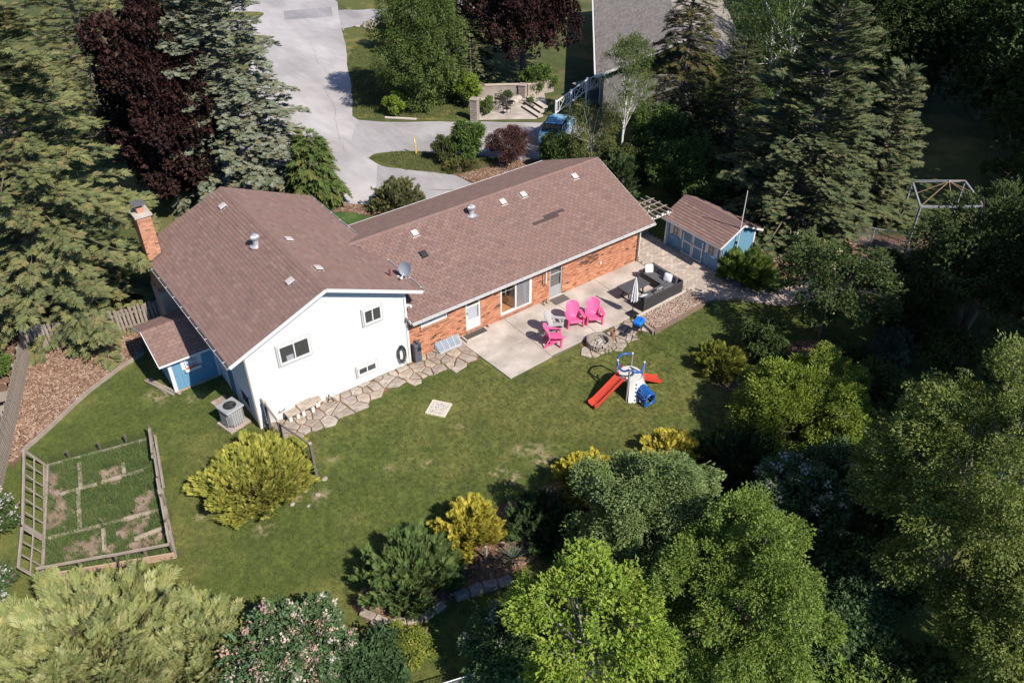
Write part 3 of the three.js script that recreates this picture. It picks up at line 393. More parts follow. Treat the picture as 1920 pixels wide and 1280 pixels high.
// ---------------------------------------------------------------- garden shed on the right
const gardenShed = thing('garden_shed', [18.7, 0, 1.48], 0, 'blue garden shed with white double doors and brown shingle roof beside the pavers', 'shed');
{ const s = gardenShed; const sh = new THREE.Shape(); sh.moveTo(-1.33, 0); sh.lineTo(1.33, 0); sh.lineTo(1.33, 1.78); sh.lineTo(0, 2.5); sh.lineTo(-1.33, 1.78); const g = new THREE.ExtrudeGeometry(sh, { depth: 3.9, bevelEnabled: false }); g.translate(0, 0, -1.95); part(s, 'wall', uvBox(g), M.blueSiding);
  for (let z = -1.93; z < 1.9; z += .2) if (!(z > -1.0 && z < .75)) part(s, 'wall_board', bx(.016, 1.76, .19, -1.338, .9, z + .1), M.blueSiding);
  for (let x = -1.3; x < 1.25; x += .2) { const h = 1.78 + (1.33 - Math.abs(x + .1)) * .54 - .05; part(s, 'wall_board', bx(.19, h, .016, x + .1, h / 2, 1.958), M.blueSiding); }
  for (const [x, z] of [[-1.33, -1.93], [-1.33, 1.95]]) part(s, 'corner_board', [bx(.04, 1.8, .12, x - .022, .9, z), ...(z > 0 ? [bx(.12, 1.8, .04, x + .02, .9, z + .02)] : [])], M.trim);
  part(s, 'corner_board', bx(.12, 1.8, .04, 1.27, .9, 1.975), M.trim);
  // roof with its ridge along z: build along x in a turned holder, then add
  const rf = part(s, 'roof', [1, -1].map(k => { const D = Math.hypot(1.7, .82); return bx(D, .06, 4.3, k * .85, 2.2 - .035, 0, 0, 0, -k * Math.atan2(.82, 1.7)); }), roofDeck);
  const b0 = shList.length; for (const k of [1, -1]) { const D = Math.hypot(1.7, .82); shingleSlope(rf, V(0, 2.61, -2.15), V(0, 0, 1), V(k * 1.7 / D, -.82 / D, 0), 4.3, D, () => true, 51 + k); }
  for (const q of shList.splice(b0)) { const o = part(rf, 'shingle', shG(q.w, q.ci), shingleMat); q.m.decompose(o.position, o.quaternion, o.scale); }
  part(s, 'fascia', [bx(.03, .1, 4.34, -1.72, 1.74, 0), bx(.03, .1, 4.34, 1.72, 1.74, 0)], M.trim);
  const rk = []; for (const z of [-2.165, 2.165]) for (const k of [1, -1]) { const D = Math.hypot(1.7, .82); rk.push(bx(D, .1, .03, k * .85, 2.2 - .06, z, 0, 0, -k * Math.atan2(.82, 1.7))); } part(s, 'rake_board', rk, M.trim);
  for (const k of [0, 1]) { const z0 = -.76 + k * .76, d = part(s, 'door', bx(.03, 1.62, .74, -1.352, .86, z0 + .38), std([.11, .24, .35], .6)); part(d, 'trim', [bx(.025, 1.62, .08, -1.375, .86, z0 + .05), bx(.025, 1.62, .08, -1.375, .86, z0 + .71), bx(.024, .09, .6, -1.375, .1, z0 + .38), bx(.024, .09, .6, -1.375, .86, z0 + .38), bx(.024, .09, .6, -1.375, 1.62, z0 + .38)], M.trim);
    part(d, 'hinge', [bx(.02, .05, .09, -1.395, .3, z0 + (k ? .7 : .06)), bx(.02, .05, .09, -1.395, 1.4, z0 + (k ? .7 : .06))], M.black); if (!k) part(d, 'latch', bx(.03, .07, .1, -1.395, .95, z0 + .74), M.black); }
  for (const z of [-1.28, 1.35]) { const w = smallWindow(s, .52, .66, true); w.rotation.y = -PI / 2; w.position.set(-1.375, .88, z); part(w, 'sill', bx(.66, .05, .12, 0, -.03, .05), M.blueSiding); }
  part(s, 'soap_box', bx(.12, .12, .5, -1.42, .78, -1.28), M.blueSiding); part(s, 'ridge_caps', [bx(.3, .02, 4.3, .12, 2.59, 0, 0, 0, -.45), bx(.3, .02, 4.3, -.12, 2.59, 0, 0, 0, .45)], std([.16, .1, .095], .95));
}
{ const f = thing('mast_pole', [18.4, 0, 3.62], 0, 'thin pale pole rising beside the gable of the garden shed', 'pole'); part(f, 'pole', [cyl(.035, .022, 4.7, 8, 0, 2.35, 0)], std([.62, .6, .56], .6)); part(f, 'bracket', [bx(.1, .1, .16, 0, 1.6, -.08), bx(.1, .1, .16, 0, 2.3, -.08)], M.darkMetal);
  const rk = solo('flat_boulder', mv(slabPoly([[-.5, -.4], [.5, -.5], [1.3, .1], [1.2, .6], [.1, .7], [-.6, .3]], .22, .05), 17.2, 0, 4.35), M.rock, 'pale flat boulder at the shed corner where the pavers end', 'rock');
  solo('plank', bx(1.6, .05, .12, 17.75, .33, 4.12, 0, .35, .05), M.white, 'white board leaning low at the corner of the garden shed', 'board'); }
{ // pergola and gate between the house and the shed
  const p = thing('pergola', [16.3, 0, -1.3], 0, 'small white and grey pergola bridging the gap between house and shed', 'pergola');
  for (const [x, z] of [[-1.2, .85], [.95, .85], [-1.2, -.7], [.95, -.7]]) part(p, 'post', bx(.1, 2.1, .1, x, 1.05, z), M.trim);
  part(p, 'beam', bx(2.5, .16, .06, -.1, 2.12, .88), M.trim); part(p, 'beam', bx(2.5, .16, .06, -.1, 2.12, -.72), M.greyWood); for (let k = 0; k < 6; k++) part(p, 'rafter', bx(.05, .13, 2.1, -1.1 + k * .41, 2.27, .05), M.greyWood); for (let k = 0; k < 3; k++) part(p, 'lath', bx(2.4, .04, .05, -.1, 2.35, -.5 + k * .5), M.greyWood);
  const gt = thing('board_gate', [16.3, 0, -1.9], 0, 'weathered board gate and fence under the small pergola', 'gate'); for (let k = 0; k < 14; k++) part(gt, 'board', bx(.15, 1.5, .025, -1.25 + k * .17, .78, 0), M.greyWood); part(gt, 'rail', bx(2.5, .08, .05, -.1, .4, -.04), M.greyWood); part(gt, 'rail', bx(2.5, .08, .05, -.1, 1.2, -.04), M.greyWood);
}
// ---------------------------------------------------------------- patio: concrete panels with open joints
{ const p = struct('patio', sheet([[2.72, -.1], [3.02, 3.84], [11, 3.58], [14.75, 3.66], [14.6, -.1]], .03), std([.16, .14, .12], 1));
  const xs = [2.74, 5.55, 8.5, 11.55, 14.66], zs = [-.1, 1.85, 3.62]; const r = rng(4);
  for (let i = 0; i < 4; i++) for (let j = 0; j < 2; j++) { const sk = z => (i === 0 ? (z + .1) * .07 : 0), g = .009; const a = xs[i] + (i ? g : 0), b = xs[i + 1] - g, c = zs[j] + (j ? g : 0), d = zs[j + 1] - (j ? 0 : g) + (j && i === 0 ? .2 : 0), d2 = zs[j + 1] - (j ? 0 : g) + (j && i === 0 ? .08 : 0);
    const o = part(p, 'concrete_panel', slabPoly([[a + sk(c), c], [b, c], [b, d2], [a + sk(d), d]], .075 + r() * .004, .006), M.concrete); }
  const st = part(house, 'back_step', rbx(1.4, .17, .5, .02, 3.62, .12, .22), M.concrete); part(st, 'step_mat', bx(1.2, .012, .36, 3.6, .212, .2), std([.06, .055, .05], .95, { bumpMap: fineN, bumpScale: .01 }));
  const mat = solo('door_mat', [rbx(.95, .02, .55, .008, 0, 0, 0), ...Array.from({ length: 9 }, (_, k) => bx(.9, .006, .02, 0, .012, -.22 + k * .055))], std([.11, .095, .085], .95), 'brown door mat on the patio below the grey screen door', 'door mat'); mat.position.set(8.85, .09, .3);
  const boot = thing('boot_scraper', [8.0, .08, .12], .2, 'small black iron boot scraper on the patio beside the brick wall', 'boot scraper'); part(boot, 'frame', [bar(V(-.12, 0, 0), V(-.12, .22, 0), .025), bar(V(.12, 0, 0), V(.12, .22, 0), .025), bar(V(-.12, .2, 0), V(.12, .2, 0), .025), bar(V(-.12, .02, -.08), V(-.12, .02, .1), .025), bar(V(.12, .02, -.08), V(.12, .02, .1), .025)], M.black);
  solo('outlet_box', rbx(.1, .14, .06, .01, 11.95, .95, BZ + .04), M.trim, 'small white outlet box on the brick beside the soot stain', 'outlet');
  solo('utility_box', rbx(.16, .14, .12, .02, 4.55, .15, .02), std([.42, .3, .26], .7), 'small box on the patio beside the white storm door', 'box');
  const tools = thing('hanging_tools', [8.1, 1.55, BZ + .04], 0, 'two long handled tools hanging on the brick left of the grey door', 'tools'); part(tools, 'tool', [cyl(.012, .012, .8, 6, -.12, .1, 0), bx(.05, .12, .03, -.12, -.32, 0)], M.black); part(tools, 'tool', [cyl(.012, .012, .8, 6, .06, .1, 0), bx(.05, .1, .03, .06, -.33, 0)], M.galv);
}
// pavers by the shed
{ const poly = [[14.75, -.1], [15.1, -1.9], [17.4, -2], [17.36, 3.5], [16.9, 4.2], [17.6, 5.4], [19, 6.4], [21.2, 7], [22, 8], [21.2, 8.9], [19.2, 8.6], [17.4, 7.4], [16.2, 5.8], [14.9, 4.95], [14.75, 3.7]];
  const p = struct('paver_area', sheet(poly, .034), std([.2, .16, .12], 1)); const r = rng(15), gs = []; const mt = std([1, 1, 1], .92, { vertexColors: true, bumpMap: fineN, bumpScale: .006 });
  const cs = [[.43, .36, .30], [.38, .31, .26], [.47, .40, .34], [.36, .30, .27], [.42, .33, .27]], geos = [], indiv = [];
  for (let z = -2, j = 0; z < 9; z += .155, j++) for (let x = 14.7 + (j % 2) * .15; x < 22; x += .3) { if (![[0, 0], [.1, .05], [-.1, .05], [.1, -.05], [-.1, -.05]].every(([a, b]) => inside(poly, x + a, z + b))) continue; const k = .85 + .3 * r(), c = cs[(r() * 5) | 0], ry = (r() - .5) * .04, y = .045 + r() * .006; indiv.push([x, y, z, ry, mul3(c, k), Math.hypot(x + 14.5, z - 27)]); }
  const sg = cs.map(c => paint(clean(bx(.288, .05, .143)), c)); indiv.sort((a, b) => a[5] - b[5]);
  indiv.forEach(([x, y, z, ry, c], i) => { if (i < 300) { const o = part(p, 'paver', sg[(r() * 5) | 0], mt); o.position.set(x, y, z); o.rotation.y = ry; } else gs.push(paint(clean(bx(.288, .05, .143, x, y, z, 0, ry)), c)); });
  part(p, 'pavers', gs, mt, 'stuff'); }
// ---------------------------------------------------------------- flagstones
function flagstones(parent, poly, cell, seed, h = .05) { // relaxed cells -> rounded irregular stones
  const r = rng(seed); let x0 = 1e9, x1 = -1e9, z0 = 1e9, z1 = -1e9; for (const [a, b] of poly) { x0 = Math.min(x0, a); x1 = Math.max(x1, a); z0 = Math.min(z0, b); z1 = Math.max(z1, b); }
  const pts = []; for (let x = x0 - cell * 2; x <= x1 + cell * 2; x += cell) for (let z = z0 - cell * 2; z <= z1 + cell * 2; z += cell) if (r() < .86) pts.push([x + (r() - .5) * cell * 1.25, z + (r() - .5) * cell * 1.25]);
  for (const c of pts) { if (!inside(poly, c[0], c[1])) continue; let cellP = [[-2 * cell, -2 * cell], [2 * cell, -2 * cell], [2 * cell, 2 * cell], [-2 * cell, 2 * cell]].map(q => [c[0] + q[0], c[1] + q[1]]);
    for (const d of pts) { if (d === c) continue; const dx = d[0] - c[0], dz = d[1] - c[1], L = Math.hypot(dx, dz); if (L > 4 * cell) continue; const lim = L / 2 - .016 - r() * .022, nx = dx / L, nz = dz / L, out = [];
      for (let i = 0; i < cellP.length; i++) { const a = cellP[i], b = cellP[(i + 1) % cellP.length], da = (a[0] - c[0]) * nx + (a[1] - c[1]) * nz - lim, db = (b[0] - c[0]) * nx + (b[1] - c[1]) * nz - lim; if (da <= 0) out.push(a); if (da * db < 0) { const t = da / (da - db); out.push([a[0] + (b[0] - a[0]) * t, a[1] + (b[1] - a[1]) * t]); } } cellP = out; if (cellP.length < 3) break; }
    if (cellP.length < 3) continue; let ar = 0; cellP.forEach((q, i) => { const w = cellP[(i + 1) % cellP.length]; ar += q[0] * w[1] - w[0] * q[1]; }); if (Math.abs(ar) < .03 || Math.abs(ar) > 1.3) continue;
    const fine = []; cellP.forEach((a, i) => { const b = cellP[(i + 1) % cellP.length]; fine.push(a); if (Math.hypot(a[0] - b[0], a[1] - b[1]) > .25) fine.push([(a[0] + b[0]) / 2 + (r() - .5) * .05, (a[1] + b[1]) / 2 + (r() - .5) * .05]); });
    const o = part(parent, 'flagstone', mv(slabPoly(fine.map(q => [q[0] - c[0], q[1] - c[1]]), h + r() * .02, .014)), stoneMats[(r() * 4) | 0]); o.position.set(c[0], .0, c[1]); o.rotation.set((r() - .5) * .02, 0, (r() - .5) * .02); }
}
const joint = std([1.15, 1.1, .85], 1, { map: soilT });
const PATH = [[-7.0, .03], [-6.9, 1.3], [-6.2, 1.6], [-4.6, 1.5], [-1.1, 1.4], [1.2, 1.75], [2.78, 2.1], [2.7, -.05], [0, -.05]], PIT = [[6.9, 3.75], [6.8, 4.5], [7.4, 5.1], [8.7, 5.25], [11.05, 4.95], [10.7, 3.65]];
{ const a = struct('flagstone_path', sheet(PATH.map(([x, z]) => [x, z > .5 ? z - .24 : z]), .022), joint); flagstones(a, PATH, .47, 21); const b = struct('flagstone_ground', sheet(PIT.map(([x, z]) => [x + (x < 7.5 ? .25 : 0), z > 4.3 ? z - .25 : z]), .024), joint); flagstones(b, PIT, .42, 22); }
// ---------------------------------------------------------------- along the house wall
{ const bn = (x, z, ry, w, d, h, label) => { const b = thing('stone_bench', [x, .05, z], ry, label, 'bench'); part(b, 'seat', rbx(w, .07, d, .015, 0, h, 0), stoneMats[2]); for (const s of [-1, 1]) part(b, 'leg', rbx(.14, h - .04, d * .62, .02, s * (w / 2 - .14), (h - .04) / 2, 0), std([.72, .7, .66], .9)); return b; };
  bn(-5.4, .3, .0, .72, .58, .44, 'taller stone slab bench on white blocks against the white wall'); bn(-6.05, .33, .03, .62, .42, .36, 'lower grey stone slab bench left of the taller one'); bn(-4.86, .2, 0, .34, .34, .4, 'small pale stone stand right of the slab benches');
  const st = thing('metal_bracket', [-4.3, .05, .25], 0, 'small black metal stand on the flagstones near the benches', 'stand'); part(st, 'stand', [bar(V(-.08, 0, 0), V(0, .38, 0), .03), bar(V(.16, 0, .08), V(0, .38, 0), .03), bar(V(.05, .1, .02), V(-.06, .1, 0), .02)], M.black);
  const h = thing('garden_hose', [-.45, 0, .08], 0, 'dark garden hose coiled on a wall hook beside the downspout corner', 'hose'); const coil = [], r = rng(8); for (let k = 0; k < 9; k++) { const rr = .13 + r() * .13, ry = .34 + r() * .24, pts = []; for (let i = 0; i < 14; i++) { const a = i / 14 * 2 * PI; pts.push(V(Math.cos(a) * rr + (r() - .5) * .02, .85 + Math.sin(a) * ry + (r() - .5) * .02 - k * .01, .02 + k * .012)); } coil.push(tube(pts, .0115, 28, 6, true)); } coil.push(tube([V(.1, .45, .06), V(.2, .1, .12), V(.02, .03, .2), V(-.3, .03, .15)], .016, 20, 6)); part(h, 'coil', coil, std([.03, .04, .03], .6)); part(h, 'hook', [bx(.1, .1, .12, 0, 1.22, .04)], M.darkMetal);
  const m = thing('meter_box', [.34, 0, .12], 0, 'grey utility cabinet against the brick at the corner of the white wall', 'cabinet'); part(m, 'body', [rbx(.36, 1.0, .3, .04, 0, .55, 0), mv(new THREE.CylinderGeometry(.18, .18, .3, 20, 1, false, 0, PI), 0, 1.02, 0, PI / 2, 0, 0).scale(1, .5, 1).translate(0, .53, 0)], std([.085, .095, .115], .5)); part(m, 'dial', [cyl(.09, .09, .07, 14, .06, .82, .18, PI / 2)], M.black);
  const w = thing('window_well_cover', [2.05, 0, .02], 0, 'clear ribbed plastic bubble over the basement window well by the brick', 'window well'); const rib = new THREE.MeshPhysicalMaterial({ color: lin(.5, .58, .66), roughness: .2, transmission: .6, thickness: 0 });
  const q = [[-.62, .42, -.1], [.72, .42, -.1], [-.6, .12, .34], [.62, .12, .34]]; for (let k = 0; k < 4; k++) { const a = t => V(q[0][0] + (q[1][0] - q[0][0]) * t, q[0][1], q[0][2]), b = t => V(q[2][0] + (q[3][0] - q[2][0]) * t, q[2][1], q[2][2]); const t0 = k / 4, t1 = (k + 1) / 4 - .012; const A = a(t0), B = a(t1), C = b(t0), D = b(t1); const g = new THREE.BufferGeometry(); const vs = []; for (const p of [A, C, B, B, C, D]) vs.push(p.x, p.y, p.z); g.setAttribute('position', new THREE.Float32BufferAttribute(vs, 3)); g.computeVertexNormals(); part(w, 'panel', uvBox(g), rib); part(w, 'rib', bar(B, D, .02), std([.5, .53, .57], .4, { metalness: .5 })); }
  part(w, 'frame', [bar(V(-.6, .1, .35), V(.63, .1, .35), .05, .12), bar(V(-.62, .1, -.05), V(-.6, .1, .35), .03, .12), bar(V(.7, .1, -.05), V(.62, .1, .35), .03, .12), bx(1.3, .35, .02, .03, .2, -.1)], std([.55, .58, .62], .4, { metalness: .3 }));
  const sp = thing('wall_spigot', [-6.5, .55, .06], 0, 'thin bent metal spigot on the white wall behind the trellis', 'spigot'); part(sp, 'pipe', tube([V(0, 0, 0), V(-.05, .05, .15), V(.1, .1, .2), V(.25, .1, .1)], .012, 12, 6), M.darkMetal);
  const s = thing('paving_square', [-.71, 0, 3.54], .62, 'square white pebbled slab set in the middle of the lawn', 'slab'); part(s, 'slab', rbx(.86, .06, .86, .012, 0, .035, 0), std([.5, .45, .39], .9, { bumpMap: fineN, bumpScale: .01 })); const pb = [], rr = rng(31); for (let k = 0; k < 160; k++) pb.push(paint(clean(mv(new THREE.IcosahedronGeometry(.022 + rr() * .016, 0).scale(1, .5, 1), (rr() - .5) * .7, .066, (rr() - .5) * .7)), mul3([.62, .58, .53], .35 + .65 * rr()))); part(s, 'pebbles', pb, std([1, 1, 1], .9, { vertexColors: true }), 'stuff');
  for (const k of [-1, 1]) { part(s, 'edge_strip', bx(.9, .07, .05, 0, .04, k * .43), std([.62, .55, .45], .9)); part(s, 'edge_strip', bx(.05, .07, .8, k * .43, .04, 0), std([.62, .55, .45], .9)); }
}
{ // air conditioner
  const a = thing('air_conditioner', [-8.2, 0, -1.0], .25, 'grey outdoor air conditioner unit beside the left corner of the white wall', 'air conditioner'); a.scale.setScalar(1.08); const c = std([.24, .24, .25], .5);
  part(a, 'pad', rbx(.95, .08, .95, .01, 0, .04, 0), M.concreteRaw); part(a, 'body', rbx(.74, .78, .74, .2, 0, .49, 0, 0, 0, 0, 5), c); const top = new THREE.Shape(); top.absarc(0, 0, .36, 0, 2 * PI); const ho = new THREE.Path(); ho.absarc(0, 0, .25, 0, 2 * PI, true); const tg = rbx(.8, .1, .8, .2, 0, .9, 0, 0, 0, 0, 5);
  part(a, 'lid', tg, std([.3, .31, .32], .5)); part(a, 'fan_well', cyl(.26, .26, .02, 24, 0, .945, 0), M.dark); const gr = []; for (let k = 1; k < 5; k++) gr.push(mv(new THREE.TorusGeometry(k * .062, .006, 5, 26), 0, .962, 0, PI / 2)); for (let k = 0; k < 8; k++) gr.push(bx(.25, .008, .008, Math.cos(k * PI / 4) * .125, .962, -Math.sin(k * PI / 4) * .125, 0, k * PI / 4)); part(a, 'fan_guard', gr, M.darkMetal);
  for (let k = 0; k < 4; k++) { const blade = bx(.2, .012, .1, .11, .955, 0, .3, 0, 0); blade.rotateY(k * PI / 2); part(a, 'fan_blade', blade, std([.05, .05, .055], .6)); }
  for (let k = 0; k < 4; k++) for (let j = -2; j <= 2; j++) { const g = bx(.06, .68, .02, j * .095, .49, .372); g.rotateY(k * PI / 2); part(a, 'louvre', g, std([.36, .36, .36], .5)); }
  solo('paving_slab', rbx(.7, .05, .9, .01, -8.1, .03, -2.5, 0, .2), stoneMats[3], 'flat grey paver on the grass between shed and air conditioner', 'paver');
}
{ // slatted privacy screen
  const P = [[-7.3, -1.05, 1.75], [-7.12, .35, 1.5], [-7.08, 1.55, 1.3], [-6.78, 3.95, 1.75]], sm = std([.07, .06, .055], .85, { map: null, bumpMap: fineN, bumpScale: .003 });
  const t = thing('slat_screen', [0, 0, 0], 0, 'dark slatted wooden privacy screen running from the house corner past the golden juniper', 'screen'); const capM = std([.42, .33, .27], .9);
  P.forEach(([x, z, h], i) => { const o = part(t, 'post', bx(.11, h + .06, .11, x, h / 2 + .03, z), std([.14, .12, .105], .85)); part(o, 'post_cap', bx(.12, .03, .12, x, h + .075, z), capM); });
  for (let i = 0; i < 3; i++) { const [ax, az, ah] = P[i], [bx2, bz, bh] = P[i + 1]; part(t, 'rail', bar(V(ax, ah, az), V(bx2, bh, bz), .07, .06), std([.2, .17, .15], .85)); part(t, 'rail', bar(V(ax, .15, az), V(bx2, .15, bz), .06, .06), sm); const L = Math.hypot(bx2 - ax, bz - az), n = Math.round(L / .085); for (let k = -12; k < n; k++) { const t0 = k / n, t1 = t0 + 1.15 / L, a0 = Math.max(0, t0), a1 = Math.min(1, t1); if (a1 - a0 < .02) continue; const yy = tt => .18 + (tt - t0) * L; const top = tt => ah + (bh - ah) * tt - .03; const p0 = V(ax + (bx2 - ax) * a0, Math.min(yy(a0), top(a0)), az + (bz - az) * a0), p1 = V(ax + (bx2 - ax) * a1, Math.min(yy(a1), top(a1)), az + (bz - az) * a1); part(t, 'slat', bar(p0, p1, .028, .012), sm); } }
}
// ---------------------------------------------------------------- picket fences on the left
function pickets(label, pts, h, seed, w = .13) { const f = thing('picket_fence', [pts[0][0], 0, pts[0][1]], 0, label, 'fence'); const [ox, oz] = pts[0], r = rng(seed); const geos = [0, 1, 2].map(k => bx(w, h + k * .04, .022, 0, (h + k * .04) / 2, 0));
  for (let i = 0; i < pts.length - 1; i++) { const a = pts[i], b = pts[i + 1], L = Math.hypot(b[0] - a[0], b[1] - a[1]), n = Math.round(L / (w + .05)), ang = -Math.atan2(b[1] - a[1], b[0] - a[0]); for (let k = 0; k < n; k++) { const t = (k + .5) / n, o = part(f, 'picket', geos[(r() * 3) | 0], M.greyWood); o.position.set(a[0] + (b[0] - a[0]) * t - ox, .03 + r() * .03, a[1] + (b[1] - a[1]) * t - oz); o.rotation.set((r() - .5) * .05, ang + (r() - .5) * .06, (r() - .5) * .05); }
    for (const y of [.3, h - .25]) part(f, 'rail', bar(V(a[0] - ox, y, a[1] - oz - .04), V(b[0] - ox, y, b[1] - oz - .04), .04, .09), M.greyWood); for (const t of [0, .33, .66, 1]) part(f, 'post', bx(.1, h + .1, .1, a[0] + (b[0] - a[0]) * t - ox - .05, (h + .1) / 2, a[1] + (b[1] - a[1]) * t - oz - .08), M.greyWood); }
}
pickets('weathered grey picket fence along the left edge of the yard', [[-14.0, -11.4], [-15.3, -7.6], [-17.2, -2.1]], 1.25, 3); pickets('weathered picket fence behind the mulch bed under the big spruce', [[-14.0, -11.5], [-11.8, -10.9], [-9.5, -10.3], [-7.9, -10.1]], 1.3, 4);
{ const e = thing('timber_edging', [0, 0, 0], 0, 'grey timber edging between the lawn and the left mulch bed', 'edging'); const p = [[-9.74, -8.18], [-10.9, -7.75], [-12.5, -6.92], [-13.6, -6.15], [-14.5, -5.45], [-15.9, -4.5]]; for (let i = 0; i < p.length - 1; i++) part(e, 'timber', bar(V(p[i][0], .07, p[i][1]), V(p[i + 1][0], .07, p[i + 1][1]), .14, .13), M.greyWood);
  const b = thing('wooden_table', [-15.95, 0, -7.7], -.3, 'weathered wooden garden table beyond the left fence', 'table'); for (let k = 0; k < 4; k++) part(b, 'top_board', bx(1.2, .04, .15, 0, .85, -.25 + k * .17), M.greyWood); for (const [x, z] of [[-.5, -.2], [.5, -.2], [-.5, .25], [.5, .25]]) part(b, 'leg', bx(.09, .85, .09, x, .42, z), M.greyWood); part(b, 'shelf', bx(1.1, .03, .5, 0, .3, .02), M.greyWood); }
// ---------------------------------------------------------------- vegetable garden
const VEG = [[-15.2, -3.0], [-11.35, -2.1], [-12.65, 4.55], [-16.7, 2.7]];
{ const v = thing('vegetable_garden', [-14, 0, .5], 0, 'timber framed vegetable plot overgrown with weeds on the left lawn', 'garden plot'); const L = (x, z) => [x + 14, z - .5]; const [A, B, C, D] = VEG.map(q => L(...q)); const gm = M.greyWood;
  part(v, 'soil_bed', mv(sheet(VEG.map(q => L(...q)), .05), 0, 0, 0), std([1.5, 1.85, 2.15], 1, { map: soilT }));
  const tim = (a, b, h = .18, w = .11, m = gm, y = 0) => part(v, 'timber', bar(V(a[0], y + h / 2, a[1]), V(b[0], y + h / 2, b[1]), w, h), m);
  tim(A, B, .16); tim(B, C, .2); tim(D, A, .2); tim(C, [(C[0] + D[0]) / 2, (C[1] + D[1]) / 2], .3, .06, M.paleWood); tim([(C[0] + D[0]) / 2 - .02, (C[1] + D[1]) / 2], D, .3, .06, M.paleWood);
  const lg = (a, b) => part(v, 'log', bar(V(a[0], .12, a[1]), V(b[0], .12, b[1]), .15, .1), std([1.35, 1.3, 1.22], .95, { map: greyWoodT })); lg(L(-15.2, -1.05), L(-13.9, -.75)); lg(L(-13.75, -.75), L(-12.2, -.4)); lg(L(-14.15, -2.4), L(-14.45, -1.0)); lg(L(-14.6, -.8), L(-15.05, 1.2)); lg(L(-16.1, .95), L(-14.4, 1.5)); lg(L(-14.3, 1.52), L(-12.35, 2.05)); lg(L(-14.35, 1.7), L(-14.6, 2.7)); lg(L(-12.9, -.6), L(-12.75, -1.3)); lg(L(-13.6, 2.9), L(-12.5, 3.0));
  const post = (x, z, h = .5, lean = 0) => { const q = L(x, z); part(v, 'stake', bx(.09, h, .07, q[0], h / 2, q[1], lean, .3, lean), M.darkWood); };
  post(-14.4, -2.95); post(-13.25, -2.7); post(-12.25, -2.5); post(-11.3, -2.15, .75); post(-15.5, .95, .35, .1); post(-14.3, 1.45, .45, .2); post(-13.2, 1.7, .4, .2); post(-11.7, -.4, .8); post(-11.95, .9, .7); post(-12.15, 2, .8); post(-12.45, 3.3, .8); post(-12.68, 4.45, .75); post(-14.4, 3.75, .7); post(-13.5, 4.1, .6); post(-15.5, 3.2, .6);
  const rl = (a, ya, b, yb, w = .1, h = .05) => { const p = L(...a), q = L(...b); part(v, 'rail', bar(V(p[0], ya, p[1]), V(q[0], yb, q[1]), w, h), gm); };
  rl([-12.7, 4.5], .75, [-14.6, 3.68], .72); rl([-14.6, 3.66], .72, [-16.75, 2.7], .68); rl([-11.3, -2.1], .62, [-11.75, -.2], .72); rl([-11.65, -.45], .5, [-12.05, 1.4], .62); rl([-11.98, 1.0], .7, [-12.66, 4.3], .62); rl([-11.2, -2], .25, [-11.9, 1.2], .3);
  const wire = part(v, 'wire_mesh', Array.from({ length: 9 }, (_, k) => { const p = L(-15.1 + k * .0, -3.0), q = L(-11.4, -2.1); return bar(V(p[0], .2 + k * .04, p[1]), V(q[0], .2 + k * .04, q[1]), .004, .004); }), M.darkMetal, 'stuff');
  // leaning trellis frames on the left side
  const tr = (ax, az, bx_, bz, h, label) => { const t = thing('garden_trellis', [ax, 0, az], 0, label, 'trellis'); const dx = bx_ - ax, dz = bz - az, ox = -.42, oz = -.1; const Q = (u, w) => V(dx * u + ox * w, .1 + h * w, dz * u + oz * w); part(t, 'frame_bar', bar(Q(0, 0), Q(1, 0), .09, .06), gm); part(t, 'frame_bar', bar(Q(0, 1), Q(1, 1), .1, .06), gm); part(t, 'frame_bar', bar(Q(0, 0), Q(0, 1), .09, .06), gm); part(t, 'frame_bar', bar(Q(1, 0), Q(1, 1), .09, .06), gm); part(t, 'rail', bar(Q(0, .5), Q(1, .5), .06, .04), gm); const n = Math.round(Math.hypot(dx, dz) / .7); for (let k = 1; k < n; k++) part(t, 'rung', bar(Q(k / n, 0), Q(k / n, 1), .05, .03), gm); };
  tr(-15.3, -3.2, -16.2, .8, .95, 'long weathered trellis frame leaning outward on the left side of the vegetable plot'); tr(-16.25, .95, -16.75, 2.75, .95, 'short weathered trellis frame at the lower left corner of the vegetable plot');
}

